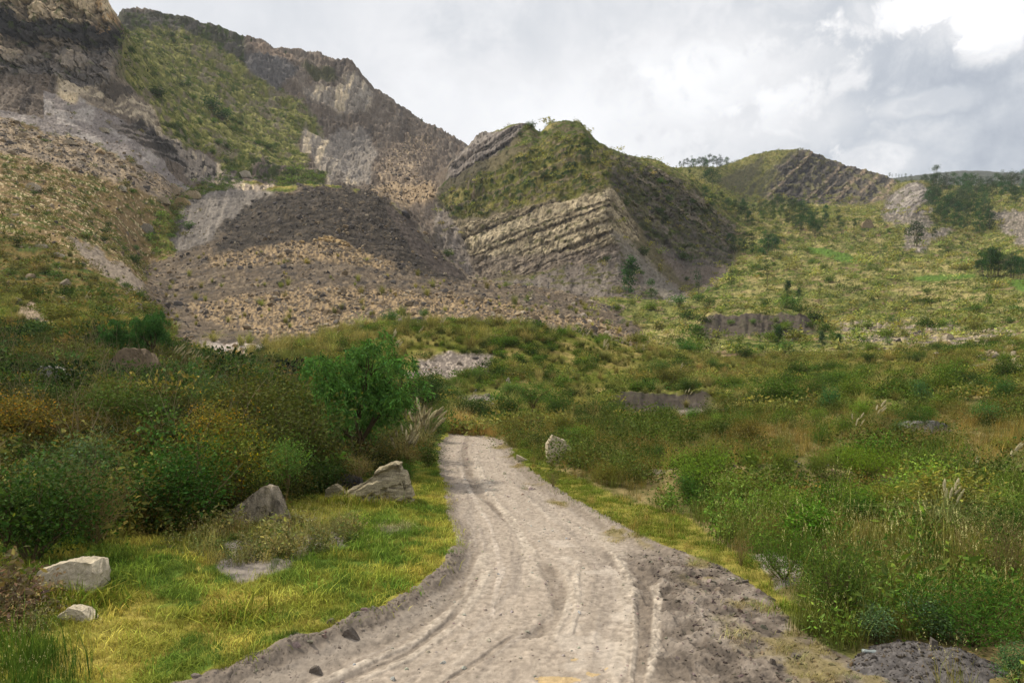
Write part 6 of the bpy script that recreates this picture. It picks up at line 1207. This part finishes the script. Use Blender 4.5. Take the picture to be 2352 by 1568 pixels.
for k, (u, v, w, h, label, t) in enumerate([(412, 475, 40, 22, 'big tan boulder at the lower corner of the scree', (.40, .29, .14)), (440, 457, 34, 20, 'tan boulder right above the biggest one at the scree corner', (.42, .33, .20)), (400, 448, 20, 26, 'tall tan boulder above the biggest one at the scree corner', (.42, .33, .22)), (372, 470, 26, 16, 'tan boulder left of the biggest one at the scree corner', (.42, .34, .23)),
      (70, 438, 32, 20, 'cream block among bushes on the left hillside', (.48, .40, .29)), (155, 332, 26, 12, 'flat tan slab lying on the scree', (.42, .34, .24)), (235, 305, 22, 12, 'pale slab at the top of the scree', (.46, .39, .29)), (280, 440, 16, 14, 'cream block on the slope below the scree', (.48, .41, .30)), (335, 535, 28, 22, 'grey boulder under the bright bushes by the gully wall', (.30, .26, .20)), (315, 715, 16, 22, 'upright pale rock above the pepper trees', (.50, .43, .33)),
      (90, 570, 26, 10, 'flat pale slab on the rusty left slope', (.48, .41, .31)), (130, 590, 24, 12, 'pale block right of the flat slab on the rusty slope', (.50, .43, .33)), (440, 836, 14, 16, 'pale rock beside the mud at the landslide foot', (.42, .35, .26)), (1090, 735, 26, 18, 'largest tan boulder near the mound crest on the landslide', (.42, .32, .20)), (560, 408, 24, 16, 'cream rock on the rim below the green spur', (.50, .43, .33)),
      (1990, 525, 24, 20, 'tan outcrop block above the stony gully on the right', (.36, .27, .17)), (1830, 785, 22, 14, 'white boulders beside the left conical eucalyptus', (.58, .54, .48)), (2180, 780, 24, 16, 'cream boulder on the stony slope near the right edge', (.48, .40, .29))]):
    r = np.random.default_rng(90 + k); ol = [(-w / 2, 0), (-w * .45, h * r.uniform(.4, .7)), (-w * .1, h), (w * .3, h * r.uniform(.75, 1)), (w * .5, h * .3), (w * .48, 0)]
    boulder(u, v, ol, w * .8, t, label, 90 + k, .04, mat=M_pale if k % 3 else M_bedded, lo=4.0, sink=.2)
pf = []; r = np.random.default_rng(44)
for (u, v, w) in [(582, 1217, 80), (855, 1157, 85), (142, 1374, 84), (550, 1414, 36), (772, 1152, 30)]:
    q = at(u, v)[0]; k_ = q.y / FOC
    for _ in range(int(w * 1.1)):
        a = r.uniform(-1, 1); x, y = q.x + a * w * k_, q.y - r.uniform(.0, .16) - .02; pf.append((x, y, ground_z(x, y)))
pf = np.array(pf); scatter('turf', L_turf, pf, ln(len(pf), 68, 1.5, .4), np.array([(.17, .17, .03), (.10, .14, .02), (.22, .18, .05)])[r.integers(0, 3, len(pf))], label='longer grass round the feet of the near boulders', cat='grass')
# countable boulders of the slides
SM = []
for s_ in range(6):
    V, F = rock(200 + s_, 3, 11, (1, .8, .62), .05); SM.append(mk_mesh('boulder', V, [F], [M_stone], False))
def strew(n, mask, size, cols, label, group, seed):
    r = np.random.default_rng(seed); i, p = sow(mask * VIS / np.maximum(AREA, 1e-6), 1e9, n, seed)
    for q in p:
        o = link('boulder', SM[r.integers(6)]); s = size * np.exp(r.normal() * .3) * q[1] / FOC; o.location = (q[0], q[1], q[2] + .15 * s); o.scale = (s, s, s)
        o.rotation_euler = (r.normal() * .4, r.normal() * .4, r.uniform(0, 6.28)); o.color = (*np.clip(np.array(cols[r.integers(len(cols))]) * r.uniform(.8, 1.2), 0, 1), 1)
        set_props(o, label, 'boulder', group)
TC = [(.42, .32, .20), (.36, .26, .15), (.47, .39, .28), (.30, .25, .20)]
strew(90, tanb * (LT < 9) * INFRAME, 7.5, TC, 'tan boulder in the lower stony band of the landslide', 'boulders of the lower landslide band', 601)
strew(50, tanb * (LT >= 9) * INFRAME, 7.0, [(.42, .29, .14), (.38, .26, .13), (.44, .33, .19)], 'ochre boulder in the upper stony band of the landslide', 'boulders of the upper landslide band', 602)
strew(50, darkdeb * INFRAME, 5.0, [(.12, .105, .095), (.10, .09, .088), (.30, .235, .16)], 'shale boulder on the dark head of the landslide', 'boulders on the landslide head', 603)
strew(55, lobe * (1 - tanb) * (1 - darkdeb) * INFRAME, 5.5, TC + [(.13, .115, .105)], 'loose boulder on the grey part of the landslide', 'boulders on the grey landslide', 604)
strew(40, scree * (U > 0), 6.5, TC, 'tan boulder lying in the scree of the left hillside', 'boulders in the scree', 605)
# gravel heap in the lower right corner with a broken post, plastic bottle beside it
hp = at(2175, 1560)[0]; r = np.random.default_rng(66); a = np.linspace(-1, 1, 60); gx, gy = np.meshgrid(a, a, indexing='ij')
hz = np.clip(1 - (gx ** 2 + gy ** 2), 0, 1) ** .8 * (.15 + .14 * fbm2(gx * 2.2, gy * 2.2, 5, 660)) + .025 * fbm2(gx * 14, gy * 14, 3, 661) - .03
Vh = np.stack([gx * (.85 + .25 * noise2(gy * 2, gx * 0, 5)), gy * (.62 + .3 * noise2(gx * 2, gy * 0, 6)), hz], -1).reshape(-1, 3); ih = np.arange(3600).reshape(60, 60); Fh = np.stack([ih[:-1, :-1], ih[1:, :-1], ih[1:, 1:], ih[:-1, 1:]], -1).reshape(-1, 4)
ch = np.tile([.105, .095, .090], (3600, 1)) * (1 + .25 * r.normal(size=(3600, 1)))
hp = Vector((hp.x, hp.y + .35, hp.z)); o = link('gravel_heap', mk_mesh('gravel_heap', Vh, [Fh], [M_near], True, {'Col': ('POINT', np.clip(ch, .03, .4))})); o.location = hp; set_props(o, 'heap of dark gravel in the bottom right corner', 'gravel heap')
k = r.integers(0, 3600, 3000); k = k[hz.ravel()[k] > 0]; scatter('gravel', L_stone, Vh[k] + np.array(hp), ln(len(k), 67, .0065, .75), stone_tint(k, 67, .7) * 1.0, tumble(len(k), 67), label='loose chips covering the dark gravel heap', cat='gravel')
b = Bag(70)
V, F = hull_rock(71, [(-.05, -.04, -.1), (.06, -.04, -.1), (.05, .05, -.1), (-.05, .05, -.1), (-.055, -.04, .10), (.03, -.035, .085), (.05, .04, .06), (-.03, .045, .12)], 3, .05); o = link('stump', mk_mesh('stump', V, [F], [M_stone], False)); o.location = (hp.x + .12, hp.y + .12, hp.z + .165); o.rotation_euler = (0, .12, 0); o.color = (.16, .14, .12, 1); o.scale = (.8, .8, .75); set_props(o, 'short broken grey post sticking out of the gravel heap', 'post')
# squashed bottle
def revolve(prof, k=16):
    a = np.arange(k) * 2 * np.pi / k; V = np.concatenate([np.stack([np.full(k, x), rr * np.cos(a), rr * np.sin(a)], 1) for x, rr in prof]); j = np.arange(k); F = np.concatenate([np.stack([i * k + j, i * k + (j + 1) % k, (i + 1) * k + (j + 1) % k, (i + 1) * k + j], 1) for i in range(len(prof) - 1)]); return V, F
bp_ = at(2010, 1505)[0]; bo = empty('plastic_bottle', (bp_.x, bp_.y, bp_.z + .03), -.25); set_props(bo, 'crushed clear plastic bottle lying beside the gravel heap', 'bottle')
m, t, bs, _ = new_mat('clear_plastic'); bs.inputs['Base Color'].default_value = (.55, .62, .60, 1); bs.inputs['Roughness'].default_value = .15; bs.inputs['Transmission Weight'].default_value = .6; bs.inputs['Specular IOR Level'].default_value = .5
V, F = revolve([(-.14, .0), (-.138, .03), (-.12, .034), (-.06, .028), (-.02, .034), (.04, .027), (.07, .033), (.10, .026), (.125, .012), (.14, .012)]); V[:, 2] *= .7; V += fbm2(V[:, 0] * 30, V[:, 1] * 30, 2, 9)[:, None] * .006
link('body', mk_mesh('bottle_body', V, [F], [m], True), bo)
m, t, bs, _ = new_mat('cap_plastic'); bs.inputs['Base Color'].default_value = (.05, .22, .16, 1)
V, F = revolve([(.138, 0), (.138, .015), (.158, .015), (.158, 0)], 12); link('cap', mk_mesh('bottle_cap', V, [F], [m], False), bo)
# dry brush lying over the layered boulder
p = at(815, 1132)[0]; o = spawn('dry_brush', 'twiggy', 815, 1135, 62, (.20, .14, .075), 'dry brown brush piled on top of the layered boulder', 'dry brush', wide=1.3, pos=Vector((p.x, p.y + .25, p.z + .30)))
# upright slabs of mud on the shoulder
for (u, v, w, h, label) in [(1775, 1528, 16, 24, 'upright dried mud slab on the right shoulder'), (1795, 1530, 26, 14, 'broken dried mud plates beside the upright slab'), (1835, 1510, 40, 18, 'lump of dried mud right of the upright slab')]:
    boulder(u, v, [(-w / 2, 0), (-w * .25, h), (w * .05, h * .9), (w / 2, h * .2), (w / 2, 0)], w * .6, (.17, .143, .118), label, int(u), .06, name='mud_clod', mat=M_stone)['category'] = 'mud clod'
for (u, v, w, h, label) in [(722, 1546, 34, 26, 'grey clod of mud sitting on the left berm near the bottom'), (800, 1465, 44, 30, 'grey clod of mud at the turf edge of the left berm'), (758, 1432, 30, 20, 'small mud clod where the berm meets the turf')]:
    boulder(u, v, [(-w / 2, 0), (-w * .3, h * .8), (w * .1, h), (w / 2, h * .2), (w / 2, 0)], w * .6, (.16, .135, .112), label, int(u), .06, name='mud_clod', mat=M_stone)['category'] = 'mud clod'
# ------------------------------------------------------------------ the air: one closed box of even, thin haze
import bmesh
bm = bmesh.new(); bmesh.ops.create_cube(bm, size=1.0); hm = bpy.data.meshes.new('haze'); bm.to_mesh(hm); bm.free()
ho = link('haze', hm); z0, z1 = min(-1.2, float(Zf.min())) - 1.0, float(Zf.max()) + 40.0
ho.location = (0, 0, (z0 + z1) / 2); ho.scale = (2 * g + 60, 2 * g + 60, z1 - z0); set_props(ho, kind='stuff')
m = bpy.data.materials.new('haze'); m.use_nodes = True; t = m.node_tree; t.nodes.clear(); vo = N(t, 'ShaderNodeOutputMaterial'); pv = N(t, 'ShaderNodeVolumePrincipled')
pv.inputs['Color'].default_value = (.84, .90, 1.0, 1); pv.inputs['Density'].default_value = .00009; t.links.new(pv.outputs[0], vo.inputs['Volume']); hm.materials.append(m)
